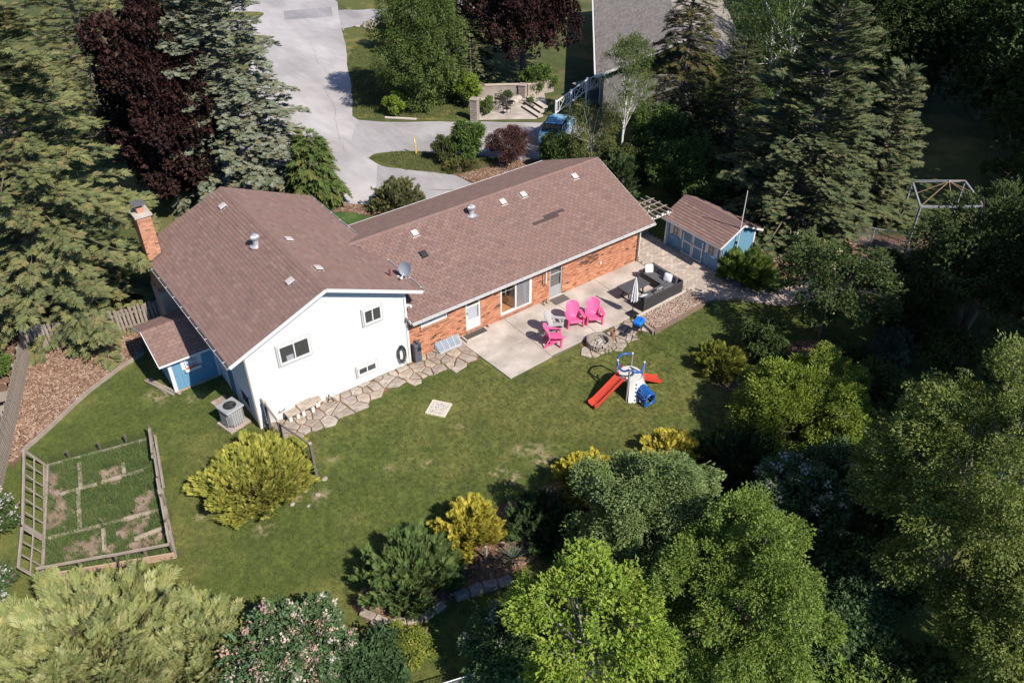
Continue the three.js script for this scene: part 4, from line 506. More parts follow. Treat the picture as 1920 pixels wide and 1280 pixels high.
// ---------------------------------------------------------------- patio furniture
const PY = .08;
function adirondack(x, z, ry, m, label) {
  const c = thing('adirondack_chair', [x, PY, z], ry, label, 'chair', 'chairs around the fire pit'); c.scale.setScalar(1.14);
  // seat slopes down to the back; local +z is the front
  const seat = new THREE.Shape(); seat.moveTo(-.26, 0); seat.lineTo(.26, 0); seat.lineTo(.26, .5); seat.lineTo(-.26, .5); for (let k = -2; k < 3; k++) { const h = new THREE.Path(); const x0 = k * .095; h.moveTo(x0 - .008, .06); h.lineTo(x0 - .008, .4); h.lineTo(x0 + .008, .4); h.lineTo(x0 + .008, .06); seat.holes.push(h); }
  const sg = new THREE.ExtrudeGeometry(seat, { depth: .03, bevelEnabled: true, bevelSize: .012, bevelThickness: .01, bevelSegments: 2 }); sg.rotateX(-PI / 2 + .0); sg.rotateX(-.22); sg.translate(0, .34, .32); part(c, 'seat', sg, m); part(c, 'seat_front', rbx(.54, .1, .05, .02, 0, .32, .33), m);
  const b = new THREE.Shape(); b.moveTo(-.2, 0); b.lineTo(.2, 0); b.bezierCurveTo(.25, .3, .31, .45, .29, .58); b.bezierCurveTo(.24, .74, .1, .78, 0, .78); b.bezierCurveTo(-.1, .78, -.24, .74, -.29, .58); b.bezierCurveTo(-.31, .45, -.25, .3, -.2, 0);
  for (let k = -2; k <= 2; k++) { const h = new THREE.Path(); const a = k * .075, e = k * .105, t = .64 - Math.abs(k) * .03; h.moveTo(a - .007, .14); h.lineTo(e - .009, t); h.lineTo(e + .009, t); h.lineTo(a + .007, .14); b.holes.push(h); }
  const bg = new THREE.ExtrudeGeometry(b, { depth: .025, bevelEnabled: true, bevelSize: .012, bevelThickness: .01, bevelSegments: 2, curveSegments: 10 }); const p = bg.attributes.position; for (let i = 0; i < p.count; i++) p.setZ(i, p.getZ(i) + p.getX(i) ** 2 * .9); bg.computeVertexNormals(); bg.rotateX(-.42); bg.translate(0, .24, -.16); part(c, 'backrest', bg, m);
  for (const s of [-1, 1]) {
    const arm = new THREE.Shape(); arm.moveTo(-.06, -.05); arm.bezierCurveTo(-.08, .3, -.06, .56, .0, .6); arm.bezierCurveTo(.08, .6, .09, .5, .07, .3); arm.lineTo(.04, -.05); const ag = new THREE.ExtrudeGeometry(arm, { depth: .025, bevelEnabled: true, bevelSize: .01, bevelThickness: .008, bevelSegments: 2 }); ag.rotateX(PI / 2); ag.translate(0, .56, -.18); if (s < 0) ag.scale(-1, 1, 1); if (s < 0) { const id = ag.attributes.position; const a = id.array; for (let i = 0; i < a.length; i += 9) for (let k = 0; k < 3; k++) { const t = a[i + 3 + k]; a[i + 3 + k] = a[i + 6 + k]; a[i + 6 + k] = t; } ag.computeVertexNormals(); } ag.translate(s * .34, 0, 0); part(c, 'armrest', ag, m);
    part(c, 'leg', [mv(rbx(.07, .56, .09, .02), s * .33, .27, .3, .06, 0, s * .03), rbx(.03, .3, .03, .01, s * .3, .2, .26)], m);
    part(c, 'leg', [limb(V(s * .3, .3, .12), V(s * .33, .2, -.2), V(s * .34, .0, -.42), .045, .035, 5, 6), bar(V(s * .34, .55, -.15), V(s * .33, .02, -.4), .04, .06)], m);
  }
  return c;
}
const pink = std([.78, .115, .28], .5), chairGrey = std([.38, .38, .39], .6);
adirondack(8.05, 2.35, -.42, pink, 'pink adirondack chair with its back to the wall, left of the matching pair');
adirondack(9.0, 2.75, -.55, pink, 'pink adirondack chair nearest the closed umbrella, right of the pair');
adirondack(6.25, 2.95, .98, pink, 'pink adirondack chair at the patio edge seen from its side');
adirondack(6.85, 2.3, .72, chairGrey, 'grey adirondack chair between the pink chairs');
{ // closed umbrella
  const u = thing('patio_umbrella', [10.94, PY, 3.5], 0, 'closed grey and white striped patio umbrella standing on a dark pole', 'umbrella'); part(u, 'pole', cyl(.024, .024, 2.3, 10, 0, 1.15, 0), M.darkMetal); part(u, 'finial', mv(new THREE.SphereGeometry(.045, 10, 8).scale(1, 1.5, 1), 0, 2.33, 0), M.darkMetal);
  const N = 48, R = 14, pos = [], col = [], idx = []; for (let j = 0; j <= R; j++) { const t = j / R; for (let i = 0; i < N; i++) { const a = i / N * 2 * PI, fold = .62 + .38 * Math.cos(a * 8 + t * .4); const rr = (.035 + .2 * Math.pow(t, .8) - (t > .85 ? .02 : 0)) * (.55 + .45 * fold * Math.min(1, t * 3)); pos.push(Math.cos(a) * rr, 2.26 - 1.42 * t + (1 - fold) * .05 * t, Math.sin(a) * rr); const st = Math.floor(i / (N / 8)) % 2; col.push(...(st ? [.78, .78, .78] : [.42, .43, .46])); } }
  for (let j = 0; j < R; j++) for (let i = 0; i < N; i++) { const a = j * N + i, b = j * N + (i + 1) % N; idx.push(a, b, a + N, b, b + N, a + N); } const g = new THREE.BufferGeometry(); g.setAttribute('position', new THREE.Float32BufferAttribute(pos, 3)); g.setAttribute('color', new THREE.Float32BufferAttribute(col, 3)); g.setIndex(idx); g.computeVertexNormals(); part(u, 'canopy', g, std([1, 1, 1], .85, { vertexColors: true, side: THREE.DoubleSide })); part(u, 'tie_strap', mv(new THREE.TorusGeometry(.15, .012, 5, 20), 0, 1.35, 0, PI / 2), std([.5, .5, .52], .8)); part(u, 'base', [rbx(.5, .08, .5, .02, 0, .04, .0)], M.black);
}
const wick = std([.035, .034, .036], .7, { bumpMap: grayTex(128, (u, v) => .5 + .5 * Math.sin(u * 80) * Math.sin(v * 80)), bumpScale: .006 }), cush = std([.085, .083, .088], .9, { bumpMap: fineN, bumpScale: .004 });
{ const s = thing('corner_sofa', [12.9, PY, 2.6], 0, 'dark grey wicker corner sofa with charcoal cushions on the patio', 'sofa'); // long part along x at the front (back towards +z), short part along z on the right
  part(s, 'base', rbx(2.75, .3, .72, .02, .0, .17, .65), wick); part(s, 'base', rbx(.74, .3, 1.5, .02, 1.0, .17, -.43), wick);
  part(s, 'backrest', rbx(2.8, .72, .1, .03, .0, .4, 1.06), wick); part(s, 'backrest', rbx(.1, .72, 2.2, .03, 1.42, .4, -.06), wick); part(s, 'armrest', rbx(.1, .56, .75, .03, -1.36, .3, .65), wick); part(s, 'armrest', rbx(.76, .56, .1, .03, 1.0, .3, -1.2), wick);
  for (const x of [-.98, -.32, .34]) part(s, 'seat_cushion', rbx(.64, .13, .66, .04, x, .39, .62), cush); part(s, 'seat_cushion', rbx(.7, .13, .66, .04, 1.0, .39, .6), cush); for (const z of [-.1, -.78]) part(s, 'seat_cushion', rbx(.68, .13, .66, .04, 1.0, .39, z), cush);
  for (const x of [-.98, -.32, .34]) part(s, 'back_cushion', rbx(.62, .4, .15, .05, x, .62, .94, .2), cush); for (const z of [.45, -.2, -.82]) part(s, 'back_cushion', rbx(.15, .4, .6, .05, 1.3, .62, z, 0, 0, -.2), cush);
  const pil = (x, y, z, ry, rx, label, m) => { const g = new THREE.SphereGeometry(.5, 20, 14), p = g.attributes.position; for (let i = 0; i < p.count; i++) { const a = p.getX(i), b = p.getY(i), c = p.getZ(i), f = v => Math.sign(v) * Math.pow(Math.abs(v) * 2, .45) / 2; const X = f(a), Y = f(b), e = Math.max(Math.abs(X), Math.abs(Y)) * 2; p.setXYZ(i, X * .46 * (1 + .08 * Math.abs(Y)), Y * .46 * (1 + .08 * Math.abs(X)), c * .2 * (1.02 - e * .55)); } g.computeVertexNormals(); const o = solo('throw_pillow', g, m, label, 'pillow', 'pillows on the corner sofa'); o.position.set(x, y, z); o.rotation.set(rx, ry, 0, 'YXZ'); };
  const wp = std([.8, .8, .8], .9), dp = std([.55, .56, .6], .9, { map: colTex(64, (u, v) => (Math.floor(u * 6 + v * 6) % 2 ? [.8, .8, .8] : [.06, .065, .09])) });
  pil(13.88, .73, 1.62, -.5, -.35, 'bright white pillow at the far end of the corner sofa', wp); pil(14.03, .73, 2.85, -1.2, -.4, 'pale pillow in the inner corner of the sofa', std([.66, .67, .72], .9)); pil(12.85, .7, 3.34, PI, -.5, 'patterned dark and white pillow in the middle of the sofa', dp); pil(11.95, .62, 3.22, PI, -1.1, 'white pillow lying flat at the near end of the sofa', wp);
  const t = thing('patio_table', [12.15, PY, 2.25], 0, 'long dark grey patio table in front of the corner sofa', 'table'); part(t, 'top', rbx(1.6, .05, .82, .015, 0, .62, 0), std([.075, .073, .078], .6)); part(t, 'apron', rbx(1.5, .1, .72, .02, 0, .56, 0), wick); for (const x of [-.55, .55]) { part(t, 'leg', [limb(V(x, .55, -.28), V(x * .8, .25, -.12), V(x, 0, -.32), .05, .035, 6, 6), limb(V(x, .55, .28), V(x * .8, .25, .12), V(x, 0, .32), .05, .035, 6, 6), bar(V(x, .03, -.3), V(x, .03, .3), .05)], wick); }
}
{ // barbecue
  const b = thing('portable_barbecue', [9.95, .05, 4.9], .4, 'small portable barbecue with a bright blue lid on folding black legs', 'barbecue'); const lid = rbx(.62, .26, .46, .11, 0, .82, 0, 0, 0, 0, 5); part(b, 'lid', lid, std([.01, .16, .62], .28)); part(b, 'handle', [bar(V(-.1, .95, .1), V(.1, .95, .1), .03)], M.black); part(b, 'firebox', rbx(.58, .14, .42, .04, 0, .68, 0), M.black); for (const z of [-.17, .17]) { part(b, 'leg', bar(V(-.26, 0, z), V(.22, .64, z), .022, .022, 6), M.darkMetal); part(b, 'leg', bar(V(.26, 0, z), V(-.22, .64, z), .022, .022, 6), M.darkMetal); } part(b, 'side_shelf', bx(.3, .02, .36, -.46, .68, 0), M.black); part(b, 'foot_bar', [bar(V(-.26, .02, -.17), V(-.26, .02, .17), .02), bar(V(.26, .02, -.17), V(.26, .02, .17), .02)], M.darkMetal);
}
{ // fire pit
  const f = thing('fire_pit', [7.98, .06, 4.32], 0, 'round fire pit ring of grey stone blocks at the patio edge', 'fire pit'); const r = rng(5); for (let row = 0; row < 2; row++) for (let k = 0; k < 12; k++) { const a = (k + row * .5) / 12 * 2 * PI + (r() - .5) * .05; const g = new THREE.CylinderGeometry(1, 1, .13, 4, 1); const st = part(f, 'stone_block', rbx(.25 + r() * .03, .14, .2, .03), stoneMats[[1, 3, 1, 0][(r() * 4) | 0]]); st.position.set(Math.cos(a) * .52, .07 + row * .15, -Math.sin(a) * .52); st.rotation.y = a + PI / 2 + (r() - .5) * .1; }
  part(f, 'ash_bed', cyl(.44, .44, .06, 24, 0, .04, 0), std([.2, .18, .16], 1)); const rk = []; for (let k = 0; k < 16; k++) rk.push(mv(new THREE.IcosahedronGeometry(.05 + r() * .04, 0), (r() - .5) * .5, .09, (r() - .5) * .5)); part(f, 'rubble', rk, std([.4, .37, .33], 1));
  const p = thing('clay_pipe', [8.66, .06, 4.5], 0, 'rusty brown pipe pot standing beside the fire pit', 'pipe pot'); part(p, 'pipe', new THREE.LatheGeometry([[.1, 0], [.12, .1], [.12, .55], [.135, .56], [.135, .6], [.1, .6], [.1, .2]].map(q => new THREE.Vector2(...q)), 18), std([.3, .16, .1], .8));
}
{ // gravel planter
  const p = thing('gravel_planter', [12.75, 0, 4.45], 0, 'raised timber bed of brown gravel beside the corner sofa', 'planter'); const Q = [[-1.85, -.55], [1.85, -.72], [2.05, .62], [-2.08, .85]]; part(p, 'gravel_base', slabPoly(Q, .14, 0), M.mulch);
  for (let i = 0; i < 4; i++) { const a = Q[i], b = Q[(i + 1) % 4]; for (let k = 0; k < (i % 2 ? 1 : 2); k++) { const n = i % 2 ? 1 : 2, t0 = k / n + .002, t1 = (k + 1) / n - .002; const P = t => V(a[0] + (b[0] - a[0]) * t, .1, a[1] + (b[1] - a[1]) * t); part(p, 'edge_timber', bar(P(t0), P(t1), .15, .2), i === 0 ? M.concrete : i === 2 ? std([.75, .62, .55], .9, { map: greyWoodT }) : M.greyWood); } }
  const r = rng(61), items = []; for (let k = 0; k < 5200; k++) { const u = r(), w = r(), x = -1.8 + 3.7 * u, z = -.55 + w * 1.3; if (!inside(Q, x, z)) continue; const s = .6 + r(); items.push([new THREE.Matrix4().compose(V(x, .15 + r() * .02, z), new THREE.Quaternion().setFromEuler(new THREE.Euler(r() * 6, r() * 6, r() * 6)), V(s, s * .7, s)), [[.33, .22, .16], [.24, .15, .105], [.4, .32, .26], [.18, .11, .075], [.46, .4, .35]][(r() * 5) | 0]]); } inst('gravel', new THREE.IcosahedronGeometry(.028, 0), std([1, 1, 1], .95), items, p);
}
{ // play set
  const p = thing('play_climber', [6.83, 0, 7.55], 0, 'plastic play climber with red slide, blue hand rings and blue crawl tunnel', 'climber'); const grey = std([.55, .53, .51], .55), post = std([.27, .24, .24], .55), blue = std([.012, .1, .36], .35), red = std([.5, .055, .03], .42);
  const PP = [[-.42, -.4], [.44, -.37], [-.42, .36], [.42, .4]]; for (const [x, z] of PP) { const o = part(p, 'post', [bar(V(x, .9, z), V(x, 1.62, z), .09, .09, 10), limb(V(x, .95, z), V(x * 1.05, .5, z * 1.1), V(x * 1.45, 0, z * 1.5), .05, .05, 6, 8)], post); part(o, 'post_cap', mv(new THREE.SphereGeometry(.055, 10, 8), x, 1.62, z), grey); }
  const pl = new THREE.Shape(); pl.absellipse(0, 0, .52, .5, 0, 2 * PI); const pg = new THREE.ExtrudeGeometry(pl, { depth: .07, bevelEnabled: true, bevelSize: .02, bevelThickness: .015, bevelSegments: 2, curveSegments: 20 }); pg.rotateX(-PI / 2); pg.translate(0, .86, 0); part(p, 'platform', pg, grey);
  // flared front panel with hand holds
  const N = 12, pos = [], idx = []; for (let j = 0; j <= 8; j++) { const t = j / 8; for (let i = 0; i <= N; i++) { const a = .25 + (i / N) * 2.1, fl = .52 + .36 * (1 - t) ** 1.4; pos.push(Math.cos(a) * fl * 1.05 , t * .93, Math.sin(a) * fl * 1.1); } } for (let j = 0; j < 8; j++) for (let i = 0; i < N; i++) { const a = j * (N + 1) + i; idx.push(a, a + N + 1, a + 1, a + 1, a + N + 1, a + N + 2); } const sg = new THREE.BufferGeometry(); sg.setAttribute('position', new THREE.Float32BufferAttribute(pos, 3)); sg.setIndex(idx); sg.computeVertexNormals(); part(p, 'climbing_panel', sg, std([.6, .59, .58], .5, { side: THREE.DoubleSide }));
  for (let k = 0; k < 5; k++) { const t = .12 + k * .17, a = 2.02 - k * .05, fl = .52 + .36 * (1 - t) ** 1.4 + .01; part(p, 'foot_hold', mv(new THREE.SphereGeometry(.04, 8, 6).scale(.8, 1.5, .5), Math.cos(a) * fl * 1.05, t * .93, Math.sin(a) * fl * 1.1, 0, PI / 2 - a), M.black); }
  // hand rings
  const ring = (a, b, bulge, dip) => part(p, 'hand_rail', tube([V(a[0], 1.58, a[1]), V((a[0] * 3 + b[0]) / 4 + bulge[0] * .75, 1.58 - dip * .75, (a[1] * 3 + b[1]) / 4 + bulge[1] * .75), V((a[0] + b[0]) / 2 + bulge[0], 1.58 - dip, (a[1] + b[1]) / 2 + bulge[1]), V((a[0] + 3 * b[0]) / 4 + bulge[0] * .75, 1.58 - dip * .75, (a[1] + 3 * b[1]) / 4 + bulge[1] * .75), V(b[0], 1.58, b[1])], .045, 20, 8), blue);
  ring(PP[0], PP[1], [0, -.22], -.02); ring(PP[0], PP[2], [-.12, 0], .22); ring(PP[2], PP[3], [0, .2], .2);
  part(p, 'steering_wheel', mv(new THREE.TorusGeometry(.1, .025, 6, 16), -.3, 1.3, -.25, .6, .6), red);
  const slide = (a, b, w, hw, name) => { const S = 14, prof = [[-w, hw], [-w + .03, hw + .01], [-w + .05, .03], [0, 0], [w - .05, .03], [w - .03, hw + .01], [w, hw], [w, -.05], [-w, -.05]]; const ps = [], ix = [], dir = V(b.x - a.x, 0, b.z - a.z), side = V(-dir.z, 0, dir.x).normalize(); for (let i = 0; i <= S; i++) { const t = i / S; const hgt = a.y + (b.y - a.y) * (t < .1 ? t * .4 : t > .85 ? .93 + (t - .85) * .45 : .04 + (t - .1) * 1.187) + (t > .9 ? (t - .9) * .2 : 0); for (const [sx, sy] of prof) ps.push(a.x + dir.x * t + side.x * sx, hgt + sy, a.z + dir.z * t + side.z * sx); } const n = prof.length; for (let i = 0; i < S; i++) for (let k = 0; k < n; k++) { const q = i * n + k, e = i * n + (k + 1) % n; ix.push(q, e, q + n, e, e + n, q + n); } const g = new THREE.BufferGeometry(); g.setAttribute('position', new THREE.Float32BufferAttribute(ps, 3)); g.setIndex(ix); const g2 = g.toNonIndexed(); g2.computeVertexNormals(); return part(p, name, g2, std([.5, .055, .03], .42, { side: THREE.DoubleSide })); };
  slide(V(-.42, .94, -.05), V(-2.15, .12, -.08), .24, .13, 'long_slide'); slide(V(.5, .6, .15), V(1.55, .1, .4), .24, .08, 'short_slide');
  const tun = []; for (let k = 0; k < 12; k++) { const a = -.5 + k / 11 * (PI + 1.0); tun.push(bar(V(.12 + Math.cos(a) * .3, .32 + Math.sin(a) * .3, .62), V(.02 + Math.cos(a) * .3, .28 + Math.sin(a) * .3, 1.32), .085, .035)); } part(p, 'crawl_tunnel', tun, blue); part(p, 'tunnel_rim', [mv(new THREE.TorusGeometry(.28, .055, 8, 26), .02, .32, 1.33), bx(.1, .3, .1, -.26, .14, 1.3), bx(.1, .3, .1, .3, .14, 1.3), bx(.6, .08, .1, .02, .04, 1.32)], blue);
}
// ---------------------------------------------------------------- neighbour's patio, stairs, house, road furniture
{ const blk = std([.36, .33, .31], .95, { map: null, bumpMap: fineN, bumpScale: .02 });
  struct('neighbour_patio', sheet([[18.9, -21.7], [22.7, -19.1], [24.9, -20.6], [27.1, -23.8], [24.5, -23.5], [21.7, -25.2]], .03), M.concrete);
  const w = thing('retaining_wall', [21.9, 0, -25.1], 0, 'grey concrete retaining wall behind the bistro table', 'wall'); part(w, 'wall', [bar(V(-.2, .5, -.1), V(2.6, .5, 1.75), .22, 1.0), bar(V(3.1, .45, 1.9), V(5.4, .45, 2.3), .22, .9)], M.concreteRaw); part(w, 'coping', [bar(V(-.2, 1.03, -.1), V(2.6, 1.03, 1.75), .3, .06), bar(V(3.1, .93, 1.9), V(5.4, .93, 2.3), .3, .06)], std([.5, .4, .34], .9));
  const pil = (x, z, h, label) => { const t = thing('block_pillar', [x, 0, z], .6, label, 'pillar'); const r = rng(x * 7); for (let j = 0; j < Math.round(h / .2); j++) for (let k = 0; k < 2; k++) part(t, 'block', rbx(j % 2 ? .56 : .275, .19, j % 2 ? .275 : .56, .02, j % 2 ? 0 : (k - .5) * .285, .1 + j * .2, j % 2 ? (k - .5) * .285 : 0), stoneMats[[1, 3, 1, 3][(r() * 4) | 0]]); part(t, 'cap', rbx(.64, .07, .64, .02, 0, Math.round(h / .2) * .2 + .035, 0), stoneMats[1]); }; pil(18.95, -21.75, 1.6, 'grey block pillar at the driveway corner of the neighbour patio'); pil(24.55, -23.2, 1.0, 'shorter block pillar in the middle of the retaining wall');
  const b = thing('bistro_table', [21.7, .03, -22.2], 0, 'round black wire bistro table on the neighbour patio', 'table'); part(b, 'top', [mv(new THREE.TorusGeometry(.5, .02, 6, 24), 0, .72, 0, PI / 2), ...Array.from({ length: 9 }, (_, k) => bx(.9 * Math.sqrt(1 - ((k - 4) / 5) ** 2), .012, .02, 0, .72, (k - 4) * .1))], M.darkMetal); for (let k = 0; k < 4; k++) part(b, 'leg', bar(V(.1 * Math.cos(k * PI / 2), .7, .1 * Math.sin(k * PI / 2)), V(.32 * Math.cos(k * PI / 2), 0, .32 * Math.sin(k * PI / 2)), .03, .03, 6), M.darkMetal);
  [[22.6, -22.1, 1.5, 'black wire chair at the right of the bistro table'], [21.0, -22.9, -1.2, 'black wire chair at the left of the bistro table'], [21.5, -21.2, .2, 'black wire chair at the near side of the bistro table'], [22.1, -23.2, 2.6, 'black wire chair against the retaining wall']].forEach(([x, z, ry, lb]) => { const c = thing('wire_chair', [x, .03, z], ry, lb, 'chair', 'bistro chairs'); part(c, 'seat', rbx(.45, .03, .45, .01, 0, .44, 0), M.darkMetal); part(c, 'backrest', [bar(V(-.21, .44, -.2), V(-.21, .95, -.28), .03), bar(V(.21, .44, -.2), V(.21, .95, -.28), .03), ...Array.from({ length: 5 }, (_, k) => bar(V(-.16 + k * .08, .48, -.21), V(-.16 + k * .08, .9, -.27), .015)), bar(V(-.21, .92, -.28), V(.21, .92, -.28), .03)], M.darkMetal); for (const [a, d] of [[-.2, -.2], [.2, -.2], [-.2, .2], [.2, .2]]) part(c, 'leg', cyl(.015, .015, .44, 6, a, .22, d), M.darkMetal); });
  const st = thing('timber_steps', [23.2, 0, -20.6], 0, 'dark timber edged steps beside the neighbour stairs', 'steps'); for (let k = 0; k < 3; k++) { part(st, 'step', rbx(.5, .14, 2.4, .02, .1 + k * .5, .07 + k * .12, .2 - k * .35, 0, -.12), M.concrete); part(st, 'riser', bx(.06, .13, 2.4, -.16 + k * .5, .08 + k * .12, .2 - k * .35, 0, -.12), std([.05, .04, .035], .9)); }
  const boulders = [[22.9, -22.6, .5], [23.6, -22.9, .45], [24.2, -21.9, .35]]; boulders.forEach(([x, z, s], i) => { const g = new THREE.IcosahedronGeometry(s, 2), p = g.attributes.position; for (let k = 0; k < p.count; k++) { const f = .8 + .4 * vnoise(p.getX(k) * 4 + i, p.getZ(k) * 4 + p.getY(k) * 3, 5); p.setXYZ(k, p.getX(k) * f * 1.3, p.getY(k) * f * .6, p.getZ(k) * f); } g.computeVertexNormals(); const o = solo('boulder', uvBox(g), stoneMats[0], ['white boulder beside the bistro chairs', 'white boulder below the short pillar', 'small white boulder on the timber steps'][i], 'rock', 'boulders on the neighbour patio'); o.position.set(x, s * .35, z); });
  // stairs with railing
  const s = thing('deck_stairs', [24.0, 0, -18.5], 0, 'white railing with crossed panels climbing to the neighbour deck', 'railing'); const rw = std([.72, .73, .75], .5); const A = V(0, 0, 0), B = V(1.35, .55, .1), C = V(2.9, 1.1, .1), D = V(4.4, 1.2, 0); for (const q of [A, B, C, D]) part(s, 'post', bar(V(q.x, 0, q.z), V(q.x, q.y + 1.35, q.z), .1), rw);
  for (const [P, Q] of [[A, B], [B, C], [C, D]]) { const up = (p, h) => V(p.x, p.y + h, p.z); part(s, 'rail', bar(up(P, 1.2), up(Q, 1.2), .07, .08), rw); part(s, 'rail', bar(up(P, .35), up(Q, .35), .05, .07), rw); const L = t => V(P.x + (Q.x - P.x) * t, P.y + (Q.y - P.y) * t, P.z); for (const t of [.12, .25, .75, .88]) part(s, 'baluster', bar(up(L(t), .37), up(L(t), 1.18), .035), rw); part(s, 'cross_brace', [bar(up(L(.27), .38), up(L(.73), 1.17), .035), bar(up(L(.27), 1.17), up(L(.73), .38), .035)], rw); }
  const ln = thing('deck_landing', [26.5, 0, -19.5], 0, 'grey deck landing behind the white railing', 'deck'); for (let k = 0; k < 10; k++) part(ln, 'deck_board', bx(.14, .04, 2, 1.1 + k * .15, 1.15, -.3), M.greyWood); part(ln, 'skirt', bx(1.5, 1.1, .06, 1.75, .56, .72), std([.2, .2, .21], .9));
  // neighbour house: roof plane running away to the upper right
  const nh = thing('neighbour_house', [28.0, 0, -18.5], 0, 'neighbouring house with a large tan grey shingle roof behind the trees', 'house'); const e0 = V(-1.2, 2.9, 1.2), dv = V(.655, 0, -.755), up = V(.6, .36, .52); const nm = std([1, 1, 1], .95, { map: colTex(512, (u, v, i, j) => { const row = Math.floor(v * 40), t = Math.floor(u * 18 + (row % 2) * .5), k = hash2(t, row, 8); const e = (v * 40 - row) < .12 ? .72 : 1; return mul3(mix3([.2, .175, .16], [.31, .275, .25], k), e * (.9 + .2 * hash2(i, j, 3))); }) }); nm.map.repeat.set(.14, .14);
  const roofQuad = (P, a, b, la, lb) => { const g = new THREE.BufferGeometry(), A = P, B = P.clone().addScaledVector(a, la), C = B.clone().addScaledVector(b, lb), D = P.clone().addScaledVector(b, lb); const vs = []; for (const q of [A, B, C, A, C, D]) vs.push(q.x, q.y, q.z); g.setAttribute('position', new THREE.Float32BufferAttribute(vs, 3)); g.setAttribute('uv', new THREE.Float32BufferAttribute([0, 0, la, 0, la, lb, 0, 0, la, lb, 0, lb], 2)); g.computeVertexNormals(); return g; };
  const rf = part(nh, 'roof', [roofQuad(e0, dv, up, 24, 7.5), roofQuad(e0.clone().addScaledVector(up, 7.5), dv, V(.6, -.36, .52), 24, 7.5)], nm); nm.side = THREE.DoubleSide; part(rf, 'eave_gutter', bar(e0.clone().add(V(-.08, -.06, -.05)), e0.clone().addScaledVector(dv, 24).add(V(-.08, -.06, -.05)), .12, .14), M.trim); part(rf, 'rake_board', [bar(e0.clone().add(V(-.03, -.06, .03)), e0.clone().addScaledVector(up, 7.5).add(V(-.03, -.06, .03)), .05, .18)], M.trim);
  const wm = std([.2, .19, .18], .8); const n = V(.755, 0, .655), w0 = e0.clone().addScaledVector(n, .6).addScaledVector(dv, .6); part(nh, 'wall', [bar(V(w0.x, 1.45, w0.z), V(w0.x + dv.x * 22, 1.45, w0.z + dv.z * 22), .2, 2.9), bar(V(w0.x, 1.45, w0.z), V(w0.x + n.x * 10, 1.45, w0.z + n.z * 10), .2, 2.9)], wm); const nw = part(nh, 'window', bar(V(w0.x + dv.x * 3 - .1, 1.6, w0.z + dv.z * 3 - .1), V(w0.x + dv.x * 4.6 - .1, 1.6, w0.z + dv.z * 4.6 - .1), .14, 1.1), M.trim);
  // blue car on the far driveway
  const c = thing('parked_car', [21.9, .02, -15.7], .62, 'light blue car parked behind the driveway shrubs', 'car'); const paintM = new THREE.MeshPhysicalMaterial({ color: lin(.2, .42, .62), roughness: .35, clearcoat: .8, clearcoatRoughness: .1 }); const sh = new THREE.Shape(); sh.moveTo(-2, .3); sh.lineTo(2.0, .3); sh.bezierCurveTo(2.1, .5, 2.1, .7, 1.95, .8); sh.bezierCurveTo(1.5, .95, 1.2, .95, 1.0, .98); sh.lineTo(-1.85, .98); sh.bezierCurveTo(-2.1, .8, -2.1, .5, -2, .3); part(c, 'body', mv(new THREE.ExtrudeGeometry(sh, { depth: 1.5, bevelEnabled: true, bevelSize: .08, bevelThickness: .1, bevelSegments: 3 }), 0, 0, -.75), paintM);
  const cb = new THREE.Shape(); cb.moveTo(-1.8, .95); cb.lineTo(1.0, .95); cb.bezierCurveTo(.7, 1.2, .5, 1.4, .2, 1.46); cb.lineTo(-1.3, 1.46); cb.bezierCurveTo(-1.6, 1.4, -1.75, 1.2, -1.8, .95); part(c, 'cabin', mv(new THREE.ExtrudeGeometry(cb, { depth: 1.2, bevelEnabled: true, bevelSize: .04, bevelThickness: .1, bevelSegments: 2 }), 0, 0, -.6), std([.02, .025, .03], .08)); part(c, 'roof', rbx(1.5, .05, 1.2, .02, -.55, 1.5, 0), paintM); for (const [x, z] of [[-1.25, .78], [1.25, .78], [-1.25, -.78], [1.25, -.78]]) { const w = part(c, 'wheel', cyl(.32, .32, .2, 20, x, .32, z, PI / 2), M.black); part(w, 'rim', cyl(.19, .19, .22, 12, x, .32, z, PI / 2), M.galv); } part(c, 'headlight', rbx(.1, .14, .3, .04, 2.0, .72, .55), M.white); part(c, 'headlight', rbx(.1, .14, .3, .04, 2.0, .72, -.55), M.white); for (const z of [-.62, .62]) part(c, 'side_mirror', rbx(.12, .1, .16, .03, .8, 1.02, z * 1.4), paintM); part(c, 'window_pillar', [bx(.08, .55, .04, -.2, 1.2, .71), bx(.08, .55, .04, -.2, 1.2, -.71), bx(.08, .55, .04, -1.1, 1.2, .71)], paintM);
  const mk = thing('marker_post', [12.28, 0, -19.3], 0, 'thin yellow utility marker post at the edge of the grass island', 'post'); part(mk, 'post', rbx(.1, 1.25, .06, .02, 0, .62, 0, 0, 0, .05), std([.72, .42, .03], .6)); part(mk, 'decal', bx(.07, .2, .064, -.05, 1.0, 0, 0, 0, .05), std([.8, .75, .6], .6));
  solo('plank', rbx(2.4, .12, .16, .02, 14.6, .09, -25.2, 0, -.78), std([.55, .5, .45], .9), 'pale timber lying on the grass near the driveway end', 'timber');
  const rr = rng(44); for (let k = 0; k < 9; k++) { const o = solo('rock', uvBox(new THREE.IcosahedronGeometry(.35, 1).scale(1, .5, 1)), stoneMats[k % 4], 'pale rock of the culvert heap where the far driveway meets the road', 'rock', 'culvert rocks'); o.position.set(22.6 + rr() * 2.2, .1, -47.4 + rr() * 1.8); o.scale.setScalar(.6 + rr()); o.rotation.y = rr() * 6; }
  solo('culvert_pipe', [cyl(.3, .3, 1, 16, 24.6, .2, -45.4, 0, .5, PI / 2, true)], M.darkMetal, 'dark culvert pipe end in the ditch by the far driveway', 'pipe');
}
